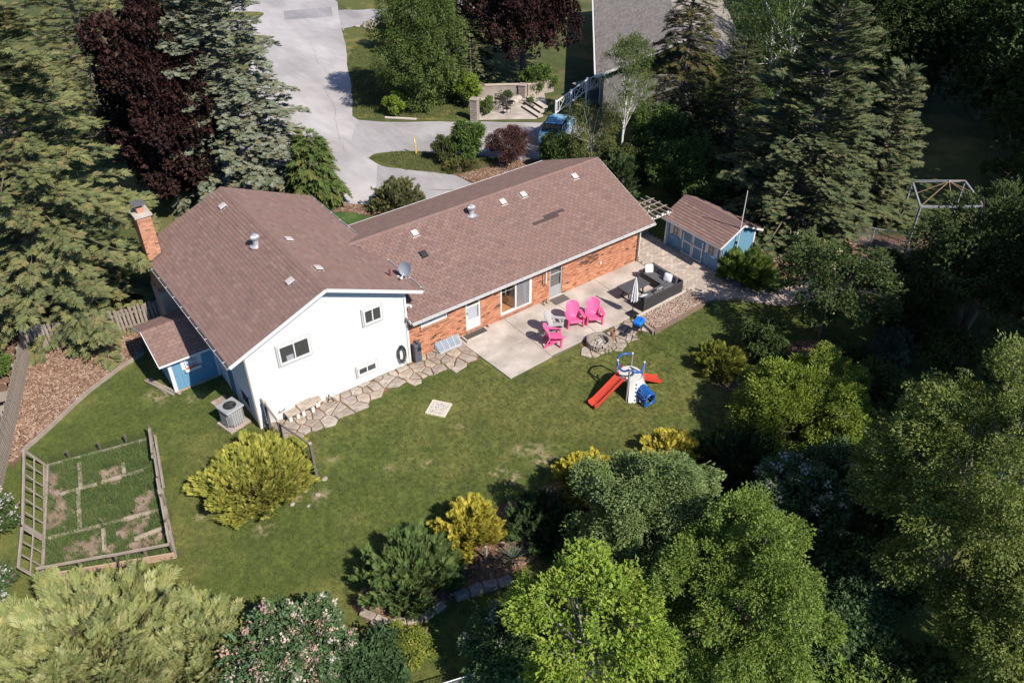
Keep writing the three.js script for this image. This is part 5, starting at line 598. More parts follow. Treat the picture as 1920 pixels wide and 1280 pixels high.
// ---------------------------------------------------------------- right side: chain link fence, gazebo frame, terraces
function chainLink(label, pts, h) { const f = thing('chain_link_fence', [pts[0][0], 0, pts[0][1]], 0, label, 'fence'); const [ox, oz] = pts[0]; const wires = []; for (let i = 0; i < pts.length; i++) part(f, 'post', cyl(.03, .03, h + .05, 8, pts[i][0] - ox, h / 2, pts[i][1] - oz), M.galv); for (let i = 0; i < pts.length - 1; i++) { const a = V(pts[i][0] - ox, 0, pts[i][1] - oz), b = V(pts[i + 1][0] - ox, 0, pts[i + 1][1] - oz), L = a.distanceTo(b); part(f, 'top_rail', bar(V(a.x, h, a.z), V(b.x, h, b.z), .04, .04, 6), M.galv); const st = .11, P = (s, y) => V(a.x + (b.x - a.x) * s / L, y, a.z + (b.z - a.z) * s / L); for (let s = -h; s < L; s += st) { const s0 = Math.max(0, s), s1 = Math.min(L, s + h); if (s1 - s0 < .05) continue; wires.push(bar(P(s0, s0 - s), P(s1, s1 - s), .009, .009)); wires.push(bar(P(s0, h - (s0 - s)), P(s1, h - (s1 - s)), .009, .009)); } } part(f, 'wire_mesh', wires, M.galv, 'stuff'); }
chainLink('white chain link fence behind the mulch bed below the large spruce', [[24.9, 4.3], [26.4, 6.75], [27.6, 8.7], [28.6, 11.2]], 1.2);
chainLink('chain link fence end at the bottom of the yard among the bushes', [[-9.6, 14.4], [-8.0, 14.9], [-6.2, 15.5]], 1.0);
{ const g = thing('gazebo_frame', [30.8, 0, 7.8], 0, 'bare metal gazebo frame without its canopy beyond the chain link fence', 'gazebo'); const gm = std([.26, .28, .33], .5), rod = std([.3, .19, .12], .6); const Q = [[.1, -1.95], [2.55, -.1], [.45, 2.2], [-2.4, .1]]; Q.forEach(([x, z]) => part(g, 'leg', bar(V(x, 0, z), V(x, 2.4, z), .1, .1), gm)); Q.forEach((a, i) => { const b = Q[(i + 1) % 4]; part(g, 'top_beam', bar(V(a[0], 2.4, a[1]), V(b[0], 2.4, b[1]), .09, .1), gm); part(g, 'roof_rod', bar(V(a[0], 2.42, a[1]), V(.3, 3.1, 0), .035, .035), rod); part(g, 'roof_rod', bar(V((a[0] + b[0]) / 2, 2.42, (a[1] + b[1]) / 2), V(.3, 3.1, 0), .03, .03), rod); }); part(g, 'hub', mv(new THREE.SphereGeometry(.08, 10, 8), .3, 3.1, 0), gm); }
{ const wall = (pts, h, label, m, seed) => { const t = thing('stone_border', [pts[0][0], 0, pts[0][1]], 0, label, 'border'); const r = rng(seed), [ox, oz] = pts[0]; for (let i = 0; i < pts.length - 1; i++) { const a = pts[i], b = pts[i + 1], L = Math.hypot(b[0] - a[0], b[1] - a[1]), n = Math.max(1, Math.round(L / .6)); for (let k = 0; k < n; k++) { const tt = (k + .5) / n, o = part(t, 'stone', rbx(L / n - .02, h * (.85 + .3 * r()), .3, .05), m || stoneMats[(r() * 4) | 0]); o.position.set(a[0] + (b[0] - a[0]) * tt - ox, h / 2, a[1] + (b[1] - a[1]) * tt - oz); o.rotation.set(0, -Math.atan2(b[1] - a[1], b[0] - a[0]) + (r() - .5) * .1, 0); } } };
  wall([[20.6, 8.1], [21.8, 9.4], [22.6, 10.8], [23.4, 12.4]], .35, 'grey stone border of the shaded terrace bed at the right', null, 3); wall([[23.4, 6.6], [25.4, 8.3], [27.3, 10.2]], .3, 'timber border of the upper mulch terrace below the chain link fence', M.greyWood, 4); wall([[-8.45, 10.6], [-7.9, 11.6], [-6.9, 12.1], [-6.0, 12.05]], .16, 'low stone border at the tip of the lower shrub bed', null, 5); wall([[-5.6, 12.1], [-4.6, 12.35], [-3.6, 12.7]], .3, 'dark rocks along the lower shrub bed beside the shaded lawn', M.rock, 6);
  const post = (x, z, h, label, box) => { const t = thing('birdhouse_post', [x, 0, z], .4, label, 'birdhouse'); part(t, 'post', bx(.09, h, .09, 0, h / 2, 0, 0, 0, box ? .12 : 0), M.greyWood); if (box) { const o = part(t, 'box', [bx(.4, .34, .34, -h * .12, h + .12, 0)], M.darkWood); part(o, 'roof', [bx(.3, .03, .44, -h * .12 - .11, h + .38, 0, 0, 0, .6), bx(.3, .03, .44, -h * .12 + .11, h + .38, 0, 0, 0, -.6)], M.greyWood); part(o, 'entry_hole', cyl(.04, .04, .02, 10, -h * .12, h + .14, .172, PI / 2), M.dark); } };
  post(10.6, 15.6, 2.2, 'grey birdhouse on a leaning post behind the lime green mound', true); post(6.4, 13.2, 1.6, 'plain grey post top among the dark junipers', false); post(-3.77, 11.36, .75, 'short pale stake beside the yucca in the lower bed', false);
  const lg = solo('log', limb(V(-8.35, .1, 11.2), V(-8.2, .14, 11.5), V(-8.1, .1, 11.95), .08, .07, 6, 8), M.greyWood, 'short grey log standing at the tip of the lower shrub bed', 'log');
  const sx = rng(55); [[-7.0, 3.95], [-6.6, 4.3], [-7.5, 4.4], [-8.2, 4.75], [-7.75, 5.2], [-7.2, 4.9]].forEach(([x, z], i) => { const o = solo('edging_stone', uvBox(new THREE.IcosahedronGeometry(.12, 1).scale(1.2, .55, 1)), stoneMats[i % 3], 'small pale stone in the grass at the foot of the golden juniper', 'rock', 'stones below the golden juniper'); o.position.set(x, .04, z); o.scale.setScalar(.6 + sx() * .7); o.rotation.y = sx() * 6; });
}

// ---------------------------------------------------------------- vegetation: leaf pieces
function tris(list) { const g = new THREE.BufferGeometry(); g.setAttribute('position', new THREE.Float32BufferAttribute(list, 3)); g.computeVertexNormals(); return g; }
// three-sided spike from a to b
function spike(out, a, b, w, flat = .6) { const d = b.clone().sub(a); let s = V(-d.z, 0, d.x); if (s.lengthSq() < 1e-6) s.set(1, 0, 0); s.normalize().multiplyScalar(w); const u = V(0, 0, 0).crossVectors(s, d).normalize().multiplyScalar(-w * flat); const m = a.clone().addScaledVector(d, .45); const A = m.clone().add(s), B = m.clone().sub(s), C = m.clone().sub(u).addScaledVector(u, 2); for (const [p, q, r] of [[a, C, A], [a, B, C], [b, A, C], [b, C, B]]) out.push(p.x, p.y, p.z, q.x, q.y, q.z, r.x, r.y, r.z); }
// conifer spray: a twig of fingers, along +x, lying in the xz plane
function spray(seed, n, len, w, ang, lift = 0) { const r = rng(seed), out = []; spike(out, V(0, 0, 0), V(len, lift * len, 0), w); for (let k = 0; k < n; k++) { const s = k % 2 ? 1 : -1, t = .12 + .72 * k / n, L = len * (.62 - .4 * t) * (.8 + .4 * r()), a = ang * (.8 + .4 * r()); spike(out, V(len * t, lift * len * t, 0), V(len * t + Math.cos(a) * L, lift * len * t + (r() - .35) * L * .4, s * Math.sin(a) * L), w * .85); } return tris(out); }
// leaf cluster: folded leaves round the origin, outward = +x
function cluster(seed, n, size, rad, asp = .6, droop = 0) { const r = rng(seed), out = []; for (let k = 0; k < n; k++) { const c = V(r() - .35, r() - .5, r() - .5).multiplyScalar(2 * rad); const d = V(r() * 1.2 - .2, r() - .45 - droop, r() - .5).normalize(), up = V(r() - .5, 1 + r() * .6, r() - .5).normalize(); const s = V(0, 0, 0).crossVectors(d, up).normalize(), L = size * (.7 + .6 * r()), w = L * asp * .5, n2 = V(0, 0, 0).crossVectors(s, d); const m = c.clone().addScaledVector(d, L * .45), t = c.clone().addScaledVector(d, L).addScaledVector(n2, -L * .12); const A = m.clone().addScaledVector(s, w).addScaledVector(n2, w * .25), B = m.clone().addScaledVector(s, -w).addScaledVector(n2, w * .25); for (const [p, q, v] of [[c, A, t], [c, t, B]]) out.push(p.x, p.y, p.z, q.x, q.y, q.z, v.x, v.y, v.z); } return tris(out); }
const leafM = (rough = .75, tr = .3) => new THREE.MeshPhysicalMaterial({ color: 0xffffff, roughness: rough, transmission: tr, thickness: 0, specularIntensity: .35, side: THREE.DoubleSide });
const LEAF = leafM(.7, .32), LEAFDARK = leafM(.55, .12), NEEDLE = new THREE.MeshPhysicalMaterial({ color: 0xffffff, roughness: .85, specularIntensity: .3, side: THREE.DoubleSide });
const GS = { spruce: spray(1, 15, .55, .03, .85), spruceB: spray(2, 15, .5, .033, .9, .15), fir: spray(3, 10, .42, .03, .7), cedar: spray(4, 13, .6, .036, .6), jun: spray(5, 13, .34, .018, .6, .1), junF: spray(6, 15, .44, .017, .55, .1), cham: spray(7, 20, .58, .022, .75),
  leaf: cluster(11, 11, .15, .17), leafS: cluster(12, 14, .09, .13, .5), leafL: cluster(13, 8, .22, .2, .75), leafT: cluster(14, 12, .13, .2, .4, .3), maple: cluster(15, 9, .22, .2, .85), tiny: cluster(16, 16, .06, .11, .6), flower: cluster(17, 22, .07, .1, .9) };
const jig = (c, r, k = .22) => { const m = 1 - k / 2 + k * r(), h = (r() - .5) * .12; return [c[0] * m * (1 + h), c[1] * m, c[2] * m * (1 - h)]; };

function conifer({ name = 'spruce_tree', label, group, x, z, H, R, seed, pal, geo = GS.spruce, y0 = .4, p = .85, droop = .22, dens = 1, size = 1, el0 = -.12, el1 = .55, bark = M.bark, gap = .42, mat = NEEDLE }) {
  const t0 = thing(name, [x, 0, z], 0, label, 'tree', group), r = rng(seed), items = [], sticks = [];
  let ang = r() * 6; const lop = r() * 6;
  for (let y = y0; y < H * .985;) { const t = y / H, nb = t > .88 ? 4 : 6; for (let k = 0; k < nb; k++) { ang += 2.39996 + (r() - .5) * .5; const th = ang; const L = (R * Math.pow(1 - t, p) * (.68 + .42 * r()) * (1 + .1 * Math.sin(th * 2 + lop)) + .18); const el = el0 + (el1 - el0) * t + (r() - .5) * .22, yb = y + (r() - .5) * .3; const ct = Math.cos(th), st = Math.sin(th);
      const P = s => { const rad = L * s; return V(ct * rad, yb + rad * Math.tan(el) - droop * rad * s + .06 * L * s * s * s, st * rad); };
      if (L > .8) sticks.push(limb(V(0, yb, 0), P(.5), P(.93), .035 + .012 * L, .012, 3, 3));
      const n = Math.max(3, Math.round(L * 5.2 * dens)); for (let i = 0; i < n; i++) { const s = .18 + .82 * Math.pow((i + r()) / n, .75), c = P(s); const w = (.36 * L * (1 - s) + .1), off = (r() * 2 - 1); const side = off * w; c.x += -st * side; c.z += ct * side; c.y += (r() - .5) * .16 - Math.abs(side) * .2; const yaw = th + off * .9 + (r() - .5) * .5, pit = el - droop * 1.6 * s + (r() - .4) * .5; const d = V(Math.cos(yaw) * Math.cos(pit), Math.sin(pit), Math.sin(yaw) * Math.cos(pit)); const up = V((r() - .5) * .7, 1, (r() - .5) * .7); items.push([basis(c, d, up, size * (.75 + .55 * r())), jig(pal[(r() * pal.length) | 0], r)]); } }
    y += gap * (.75 + .5 * r()) * (.75 + .35 * (1 - t)); }
  part(t0, 'trunk', limb(V(0, 0, 0), V(.05, H * .5, .03), V(0, H, 0), .05 + R * .055, .02, 8, 7), bark); part(t0, 'branches', sticks, bark); inst('crown', geo, mat, items, t0); return t0;
}
function broadleaf({ name = 'tree', label, group, x, z, yc, R, Ry, n = 4000, nl = 14, seed, pal, geo = GS.leaf, mat = LEAF, size = 1, bark = M.bark, limbR = .06, flowers = 0, fpal, spread = 1, lobeR = .42, trunkR, cat = 'tree', twigs = 0, low = -.55, stems = 1, shellIn = .5, hole = .4, hf = 1.5 }) {
  const t0 = thing(name, [x, 0, z], 0, label, cat, group), r = rng(seed), items = [], fl = [], lobes = [[0, yc, 0, R * .55]];
  for (let k = 0; k < nl; k++) { const y = low + (1 - low) * (k + .5) / nl, a = k * 2.39996 + (r() - .5), q = Math.sqrt(Math.max(0, 1 - y * y)), d = (nl > 34 ? .42 + .45 * r() : .58 + .24 * r()) * spread; lobes.push([Math.cos(a) * q * R * d, yc + y * Ry * d, Math.sin(a) * q * R * d, R * lobeR * (.75 + .5 * r())]); }
  const tot = lobes.reduce((s, l) => s + l[3] ** 2, 0);
  lobes.forEach((l, li) => { const cnt = Math.round(n * l[3] ** 2 / tot * (li ? 1 : .5)), sy = Math.min(1, Ry / R * 1.05); for (let i = 0; i < cnt; i++) { const u = V(r() * 2 - 1, r() * 2 - 1, r() * 2 - 1); if (u.lengthSq() > 1 || u.lengthSq() < .01) { i--; continue; } u.normalize(); const bump = .8 + .4 * vnoise(u.x * 2.5 + li * 3, u.y * 2.5 + u.z * 2.5, seed); const rr = l[3] * bump * (shellIn + (1 - shellIn) * Math.sqrt(r())); const c = V(l[0] + u.x * rr, l[1] + u.y * rr * sy, l[2] + u.z * rr); const hn = .55 * vnoise(c.x * hf + c.y * .8 + seed, c.z * hf - c.y * .9, seed) + .45 * vnoise(c.y * hf + c.x * 1.1, c.z * hf * 1.3 + 7, seed + 3); if (hn < hole && r() < .88) continue; if (c.y < .08) c.y = .08 + r() * .2; const out = V(c.x / R, (c.y - yc) / Ry * .7 + .25, c.z / R).add(u.clone().multiplyScalar(.8)).add(V(r() - .5, r() - .5, r() - .5)); items.push([basis(c, out, V(r() - .5, 1, r() - .5), size * (.75 + .5 * r())), jig(pal[(r() * pal.length) | 0], r, .35)]); if (flowers && r() < flowers && u.y > -.2 && c.y > yc - Ry * .4) fl.push([basis(c.clone().addScaledVector(u, .1), out, V(0, 1, 0), .9 + .6 * r()), jig(fpal[(r() * fpal.length) | 0], r, .2)]); } });
  const wood = [], tr = trunkR || limbR * 1.8; for (let s = 0; s < stems; s++) { const sx = stems > 1 ? Math.cos(s * 2.1) * .25 : 0, sz = stems > 1 ? Math.sin(s * 2.1) * .25 : 0, top = V(sx * 4 + (r() - .5) * .3, yc + (stems > 1 ? Ry * .3 * (r() - .2) : -Ry * .1), sz * 4 + (r() - .5) * .3); wood.push(limb(V(sx * .15, -.05, sz * .15), V(sx * 2, yc * .5, sz * 2), top, tr, limbR, 6, 7));
    lobes.slice(1).forEach((l, i) => { if (i % stems !== s) return; const b = V(sx, 0, sz).lerp(top, .35 + .55 * r()); b.y = Math.min(b.y, Math.max(.2, l[1] - .1)); const e = V(l[0], l[1], l[2]), m = b.clone().lerp(e, .5).add(V(0, .15 * R * r(), 0)); wood.push(limb(b, m, e, limbR * .75, limbR * .2, 4, 5)); for (let k = 0; k < twigs; k++) { const u = V(r() - .5, r() * .9 - .15, r() - .5).normalize(), a = b.clone().lerp(e, .55 + .45 * r()); wood.push(limb(a, a.clone().addScaledVector(u, l[3] * .5).add(V(0, .08, 0)), a.clone().addScaledVector(u, l[3] * 1.02), limbR * .24, limbR * .07, 3, 3)); } }); }
  part(t0, cat === 'tree' ? 'trunk' : 'stems', wood, bark); inst(cat === 'tree' ? 'crown' : 'foliage', geo, mat, items, t0); if (fl.length) inst('blossoms', GS.flower, LEAF, fl, t0); return t0;
}
// feathery mound: sprays that point out and up from a low centre
function mound({ name = 'juniper_shrub', label, group, x, z, R, H, n = 1800, seed, pal, inner, geo = GS.jun, size = .9, up = .32, mat = NEEDLE, lump = .2, flat = 1, bark = M.bark, rz = 1 }) {
  const t0 = thing(name, [x, 0, z], 0, label, 'shrub', group), r = rng(seed), items = [], st = [], ph = r() * 9;
  const K = Math.round(30 * R + 12), pl = [];
  for (let k = 0; k < K; k++) { const cy = Math.pow((k + .4) / K, .8) * .98, a = k * 2.39996 + (r() - .5) * .9, q = Math.sqrt(1 - cy * cy); pl.push([V(Math.cos(a) * q, cy, Math.sin(a) * q), 1 - lump * .75 + lump * 1.15 * r()]); }
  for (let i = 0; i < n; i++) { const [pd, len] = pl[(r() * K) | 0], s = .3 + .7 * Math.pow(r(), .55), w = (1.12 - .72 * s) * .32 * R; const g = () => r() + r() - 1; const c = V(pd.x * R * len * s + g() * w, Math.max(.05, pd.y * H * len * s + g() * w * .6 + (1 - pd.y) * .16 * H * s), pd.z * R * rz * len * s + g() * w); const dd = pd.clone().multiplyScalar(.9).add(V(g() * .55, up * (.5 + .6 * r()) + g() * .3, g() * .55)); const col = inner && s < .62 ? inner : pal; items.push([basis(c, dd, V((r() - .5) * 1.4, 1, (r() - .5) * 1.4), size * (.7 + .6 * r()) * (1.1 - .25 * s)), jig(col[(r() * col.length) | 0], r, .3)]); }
  for (let k = 0; k < 16; k++) { const a = k * 2.4, e = .3 + .8 * r(); st.push(limb(V(0, 0, 0), V(Math.cos(a) * R * .3, H * .4 * e, Math.sin(a) * R * .3), V(Math.cos(a) * R * .75, H * .6 * e, Math.sin(a) * R * .75 * rz), .03, .008, 4, 4)); } part(t0, 'stems', st, bark); inst('foliage', geo, mat, items, t0); return t0;
}
// palettes (linear leaf colours)
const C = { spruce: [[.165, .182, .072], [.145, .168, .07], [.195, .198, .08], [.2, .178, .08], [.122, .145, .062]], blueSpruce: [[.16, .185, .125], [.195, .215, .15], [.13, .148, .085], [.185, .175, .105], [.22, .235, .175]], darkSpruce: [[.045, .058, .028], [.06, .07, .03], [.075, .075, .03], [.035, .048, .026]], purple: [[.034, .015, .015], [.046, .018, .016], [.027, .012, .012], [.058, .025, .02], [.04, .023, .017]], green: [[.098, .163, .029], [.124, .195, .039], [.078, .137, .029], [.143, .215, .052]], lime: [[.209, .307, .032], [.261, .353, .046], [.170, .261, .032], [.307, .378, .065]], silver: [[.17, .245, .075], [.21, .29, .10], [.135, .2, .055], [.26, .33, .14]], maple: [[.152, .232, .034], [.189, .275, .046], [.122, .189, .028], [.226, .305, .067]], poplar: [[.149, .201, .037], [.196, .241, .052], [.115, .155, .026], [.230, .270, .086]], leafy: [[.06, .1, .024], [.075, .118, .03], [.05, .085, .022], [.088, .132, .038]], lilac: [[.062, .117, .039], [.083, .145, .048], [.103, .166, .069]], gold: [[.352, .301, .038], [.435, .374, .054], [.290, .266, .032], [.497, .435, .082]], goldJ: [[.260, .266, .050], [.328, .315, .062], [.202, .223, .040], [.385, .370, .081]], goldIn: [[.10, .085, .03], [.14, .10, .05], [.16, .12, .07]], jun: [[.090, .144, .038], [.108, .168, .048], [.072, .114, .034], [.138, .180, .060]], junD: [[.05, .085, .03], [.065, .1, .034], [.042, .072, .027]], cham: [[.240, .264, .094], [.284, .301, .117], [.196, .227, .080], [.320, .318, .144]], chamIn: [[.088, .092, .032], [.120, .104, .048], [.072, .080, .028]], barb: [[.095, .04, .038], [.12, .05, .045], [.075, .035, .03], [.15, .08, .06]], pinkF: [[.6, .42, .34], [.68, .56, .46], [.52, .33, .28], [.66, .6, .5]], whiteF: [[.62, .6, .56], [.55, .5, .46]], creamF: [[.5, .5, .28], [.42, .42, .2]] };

// ---------------------------------------------------------------- conifers
conifer({ label: 'huge green spruce filling the upper left corner above the picket fence', x: -11.6, z: -13.3, H: 19, R: 5.5, seed: 101, pal: C.spruce, dens: 3.3, gap: .48, p: .52, droop: .34, size: .85 });
conifer({ label: 'tall spruce at the left frame edge behind the huge one', x: -13.6, z: -20.5, H: 19, R: 6.0, seed: 102, pal: C.spruce, dens: 1.5, gap: .6, p: .7 });
conifer({ label: 'tall silvery blue spruce behind the roof of the tall house block', x: .5, z: -20.8, H: 16, R: 5.9, seed: 103, pal: C.blueSpruce, dens: 3.0, gap: .46, size: .88, geo: GS.spruceB, droop: .34, p: .8, el1: .45 });
conifer({ name: 'hemlock_tree', label: 'drooping green hemlock at the bend of the driveway', x: 3.6, z: -16.6, H: 4.9, R: 1.75, seed: 104, pal: [[.075, .12, .03], [.10, .14, .035], [.13, .14, .045]], geo: GS.cedar, droop: .75, dens: 2.2, gap: .34, y0: .2, p: .6 });
broadleaf({ name: 'redwood_tree', label: 'broad green conical tree on the grass right of the road', x: 17.4, z: -26.6, yc: 5.0, R: 3.5, Ry: 5.4, n: 8000, nl: 64, low: -.92, spread: 1.12, lobeR: .24, hole: .36, seed: 105, pal: [[.10, .15, .032], [.125, .175, .04], [.08, .125, .028], [.15, .195, .055]], geo: GS.leafT, size: 1.2, limbR: .08, trunkR: .22 });
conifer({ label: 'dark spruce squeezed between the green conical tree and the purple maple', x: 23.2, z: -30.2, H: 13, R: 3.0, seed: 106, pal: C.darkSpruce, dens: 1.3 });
conifer({ label: 'small pale spruce beside the neighbour retaining wall', x: 21.3, z: -25.6, H: 4.6, R: 1.15, seed: 107, pal: [[.11, .12, .055], [.14, .135, .065]], dens: 2.2, gap: .36, size: .7, geo: GS.fir });
conifer({ label: 'dark drooping spruce in front of the neighbour roof', x: 27.2, z: -9.3, H: 13, R: 3.3, seed: 108, pal: [[.07, .075, .028], [.095, .09, .03], [.05, .058, .025], [.12, .10, .04]], droop: .5, dens: 1.15, gap: .5 });
conifer({ label: 'large dark spruce standing behind the garden shed', x: 24.6, z: 2.7, H: 13.4, R: 5.5, seed: 109, pal: [[.10, .128, .06], [.125, .148, .068], [.08, .105, .05], [.15, .152, .068]], dens: 2.6, gap: .4, p: .66, size: .9, geo: GS.spruceB });
conifer({ label: 'smaller spruce tucked against the right side of the large one', x: 29.2, z: 4.4, H: 9.2, R: 2.9, seed: 110, pal: [[.1, .13, .062], [.12, .14, .068], [.14, .14, .062]], dens: 1.6, gap: .42, p: .7, geo: GS.spruceB });
conifer({ name: 'arborvitae', label: 'small rounded dark evergreen behind the far end of the brick wing roof', x: 18.2, z: -5.2, H: 2.6, R: .95, seed: 111, pal: [[.05, .085, .03], [.065, .10, .036]], geo: GS.fir, dens: 3.2, gap: .22, p: .4, size: .7, el0: .4, el1: 1.1, droop: 0 });
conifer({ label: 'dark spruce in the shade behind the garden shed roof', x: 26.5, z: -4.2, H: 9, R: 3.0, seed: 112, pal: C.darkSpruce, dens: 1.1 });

conifer({ label: 'spruce at the top left corner behind the tall ones', x: -3.6, z: -34.5, H: 15, R: 5.5, seed: 113, pal: C.spruce, dens: 1.2, gap: .6, p: .6 });
conifer({ label: 'spruce beyond the purple maple at the top edge', x: 2.5, z: -33, H: 13, R: 4.5, seed: 114, pal: C.blueSpruce, dens: 1.2, gap: .6, p: .6 });

// ---------------------------------------------------------------- broadleaf trees
broadleaf({ name: 'purple_maple', label: 'tall dark purple maple between the two spruces on the left', x: -3.2, z: -20.9, yc: 6.6, R: 3.2, Ry: 7.2, low: -.92, n: 8500, nl: 30, seed: 201, pal: C.purple, geo: GS.maple, mat: LEAFDARK, lobeR: .36, limbR: .12, trunkR: .25 });
broadleaf({ name: 'purple_maple', label: 'rounded dark purple maple above the neighbour patio', x: 27.3, z: -26.8, yc: 5.4, R: 4.6, Ry: 3.7, n: 5200, nl: 20, seed: 202, pal: C.purple, geo: GS.maple, mat: LEAFDARK, limbR: .13, trunkR: .28, lobeR: .38 });
broadleaf({ name: 'aspen_tree', label: 'slender young aspen with a white trunk in front of the neighbour roof', x: 21.7, z: -9.0, yc: 6.3, R: 1.7, Ry: 3.4, n: 1500, nl: 14, seed: 203, pal: [[.10, .16, .035], [.13, .19, .045], [.16, .19, .06]], geo: GS.leafS, bark: M.barkWhite, limbR: .045, trunkR: .1, twigs: 2, lobeR: .36, shellIn: .2 });
broadleaf({ name: 'aspen_tree', label: 'thin sparse tree with pale branching limbs right of the white railing', x: 20.2, z: -10.2, yc: 2.8, R: 1.8, Ry: 2.6, n: 900, nl: 14, seed: 204, pal: [[.12, .15, .04], [.16, .17, .055]], geo: GS.leafS, bark: M.barkPale, limbR: .05, trunkR: .09, twigs: 3, lobeR: .4, shellIn: .15 });
for (const [x, z, yc, R, Ry, s, lb] of [[36.5, -8.5, 6.4, 4.3, 5.2, 205, 'white barked birch left of the large dark spruce'], [43.5, -12.0, 5.6, 4.4, 4.6, 206, 'birch with bright green leaves at the top edge behind the dark spruce']]) broadleaf({ name: 'birch_tree', label: lb, x, z, yc, R, Ry, n: 4000, nl: 20, seed: s, pal: [[.085, .14, .028], [.11, .17, .036], [.065, .11, .024]], geo: GS.leaf, bark: M.barkWhite, limbR: .09, trunkR: .15, stems: 3, twigs: 2 });
for (const [x, z, yc, R, Ry, s, lb] of [[30.0, -7.0, 3.2, 2.6, 3, 207, 'green leafy tree between the drooping spruce and the birch'], [23.6, -7.6, 2.3, 2.0, 2.3, 208, 'dark leafy bush below the drooping spruce'], [22.2, -3.6, 2.0, 2.3, 2, 209, 'dark leafy bush behind the pergola'], [32.5, -2.5, 3.0, 2.6, 2.8, 210, 'shaded leafy tree behind the large dark spruce']]) broadleaf({ name: 'leafy_tree', label: lb, x, z, yc, R, Ry, n: 2600, nl: 14, seed: s, pal: [[.085, .14, .026], [.11, .17, .036], [.065, .11, .024]], geo: GS.leaf, limbR: .06, twigs: 1 });
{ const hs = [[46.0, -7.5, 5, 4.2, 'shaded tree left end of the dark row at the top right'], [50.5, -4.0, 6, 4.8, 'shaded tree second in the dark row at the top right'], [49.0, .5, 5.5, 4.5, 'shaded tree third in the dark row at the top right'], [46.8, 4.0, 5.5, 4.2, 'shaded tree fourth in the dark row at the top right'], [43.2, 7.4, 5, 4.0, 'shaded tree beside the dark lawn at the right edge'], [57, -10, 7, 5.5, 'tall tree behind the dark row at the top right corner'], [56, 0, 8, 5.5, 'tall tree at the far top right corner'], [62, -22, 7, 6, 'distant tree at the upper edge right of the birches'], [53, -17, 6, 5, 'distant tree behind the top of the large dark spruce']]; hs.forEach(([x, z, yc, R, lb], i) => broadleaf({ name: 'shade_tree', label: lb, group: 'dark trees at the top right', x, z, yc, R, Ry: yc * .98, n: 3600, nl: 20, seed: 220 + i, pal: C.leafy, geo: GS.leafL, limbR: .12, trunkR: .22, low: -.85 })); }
broadleaf({ name: 'shade_tree', label: 'big dark leafy tree at the right edge above the poplar', x: 22.4, z: 14.4, yc: 4.4, R: 3.3, Ry: 3.4, n: 5200, nl: 18, seed: 240, pal: [[.045, .075, .02], [.06, .095, .026], [.08, .12, .035]], geo: GS.leaf, bark: M.bark, limbR: .12, trunkR: .18, stems: 3, twigs: 1 });
broadleaf({ name: 'shade_tree', label: 'leafy tree at the right edge in front of the gazebo frame', x: 27.0, z: 14.2, yc: 2.6, R: 2.5, Ry: 2.3, n: 3000, nl: 16, seed: 241, pal: [[.055, .09, .022], [.075, .12, .03], [.095, .14, .04]], geo: GS.leaf, limbR: .1 });
// tall trees standing just outside the right of the frame; their shade lies over the right garden and the dark lawn
[[16.5, 22.5, 6.5, 4.0], [22.0, 21.5, 7.0, 4.2], [28.5, 22.5, 7.5, 4.4], [41, 15.0, 9, 5], [47, 12.6, 9.5, 5.2], [53.5, 9.6, 10, 5.4], [60, 6, 10, 5.4], [66, 0, 10, 5.4]].forEach(([x, z, yc, R], i) => broadleaf({ name: 'boundary_tree', label: 'tall leafy boundary tree standing right of the picture, shading the garden', group: 'boundary trees outside the right edge', x, z, yc, R, Ry: yc * .9, n: 2600, nl: 18, seed: 260 + i, pal: C.leafy, geo: GS.leafL, size: 1.5, limbR: .14, trunkR: .25, low: -.7 }));
broadleaf({ name: 'elder_tree', label: 'small tree with cream blossoms on a bare trunk in the right garden', x: 16.9, z: 10.4, yc: 3.5, R: 2.6, Ry: 1.6, n: 2300, nl: 24, hole: .46, spread: 1.2, lobeR: .28, seed: 245, pal: [[.055, .09, .024], [.075, .115, .032], [.095, .135, .04]], geo: GS.leaf, limbR: .07, trunkR: .11, flowers: .035, fpal: C.creamF });
broadleaf({ name: 'poplar_tree', label: 'large poplar with pale branches filling the lower right of the picture', x: 7.4, z: 21.6, yc: 5.6, R: 3.2, Ry: 4.6, n: 15000, nl: 80, spread: 1.1, seed: 246, pal: C.poplar, geo: GS.leafS, size: .92, bark: M.barkPale, limbR: .06, trunkR: .11, stems: 3, twigs: 3, lobeR: .22, shellIn: .2, hole: .33 });
broadleaf({ name: 'poplar_tree', label: 'poplar at the lower right corner overlapping the larger one', x: 5.6, z: 25.0, yc: 3.4, R: 2.5, Ry: 3.2, n: 8500, nl: 50, hole: .34, seed: 247, pal: C.poplar, geo: GS.leafS, size: .92, bark: M.barkPale, limbR: .07, trunkR: .13, stems: 2, twigs: 2, lobeR: .24, shellIn: .25 });
broadleaf({ name: 'willow_tree', label: 'silvery green leafy tree in the lower middle behind the maple', x: .35, z: 14.9, yc: 2.9, R: 2.4, Ry: 2.3, n: 7600, nl: 54, seed: 248, pal: C.silver, geo: GS.leafT, size: .8, limbR: .07, trunkR: .14, lobeR: .21, spread: 1.12, hole: .34 });
broadleaf({ name: 'maple_tree', label: 'dense bright green maple in the lower middle right', x: -.1, z: 19.2, yc: 3.3, R: 3.0, Ry: 2.9, n: 13500, nl: 64, spread: 1.12, hole: .36, seed: 249, pal: C.maple, geo: GS.leafS, size: .9, limbR: .08, trunkR: .16, lobeR: .2 });
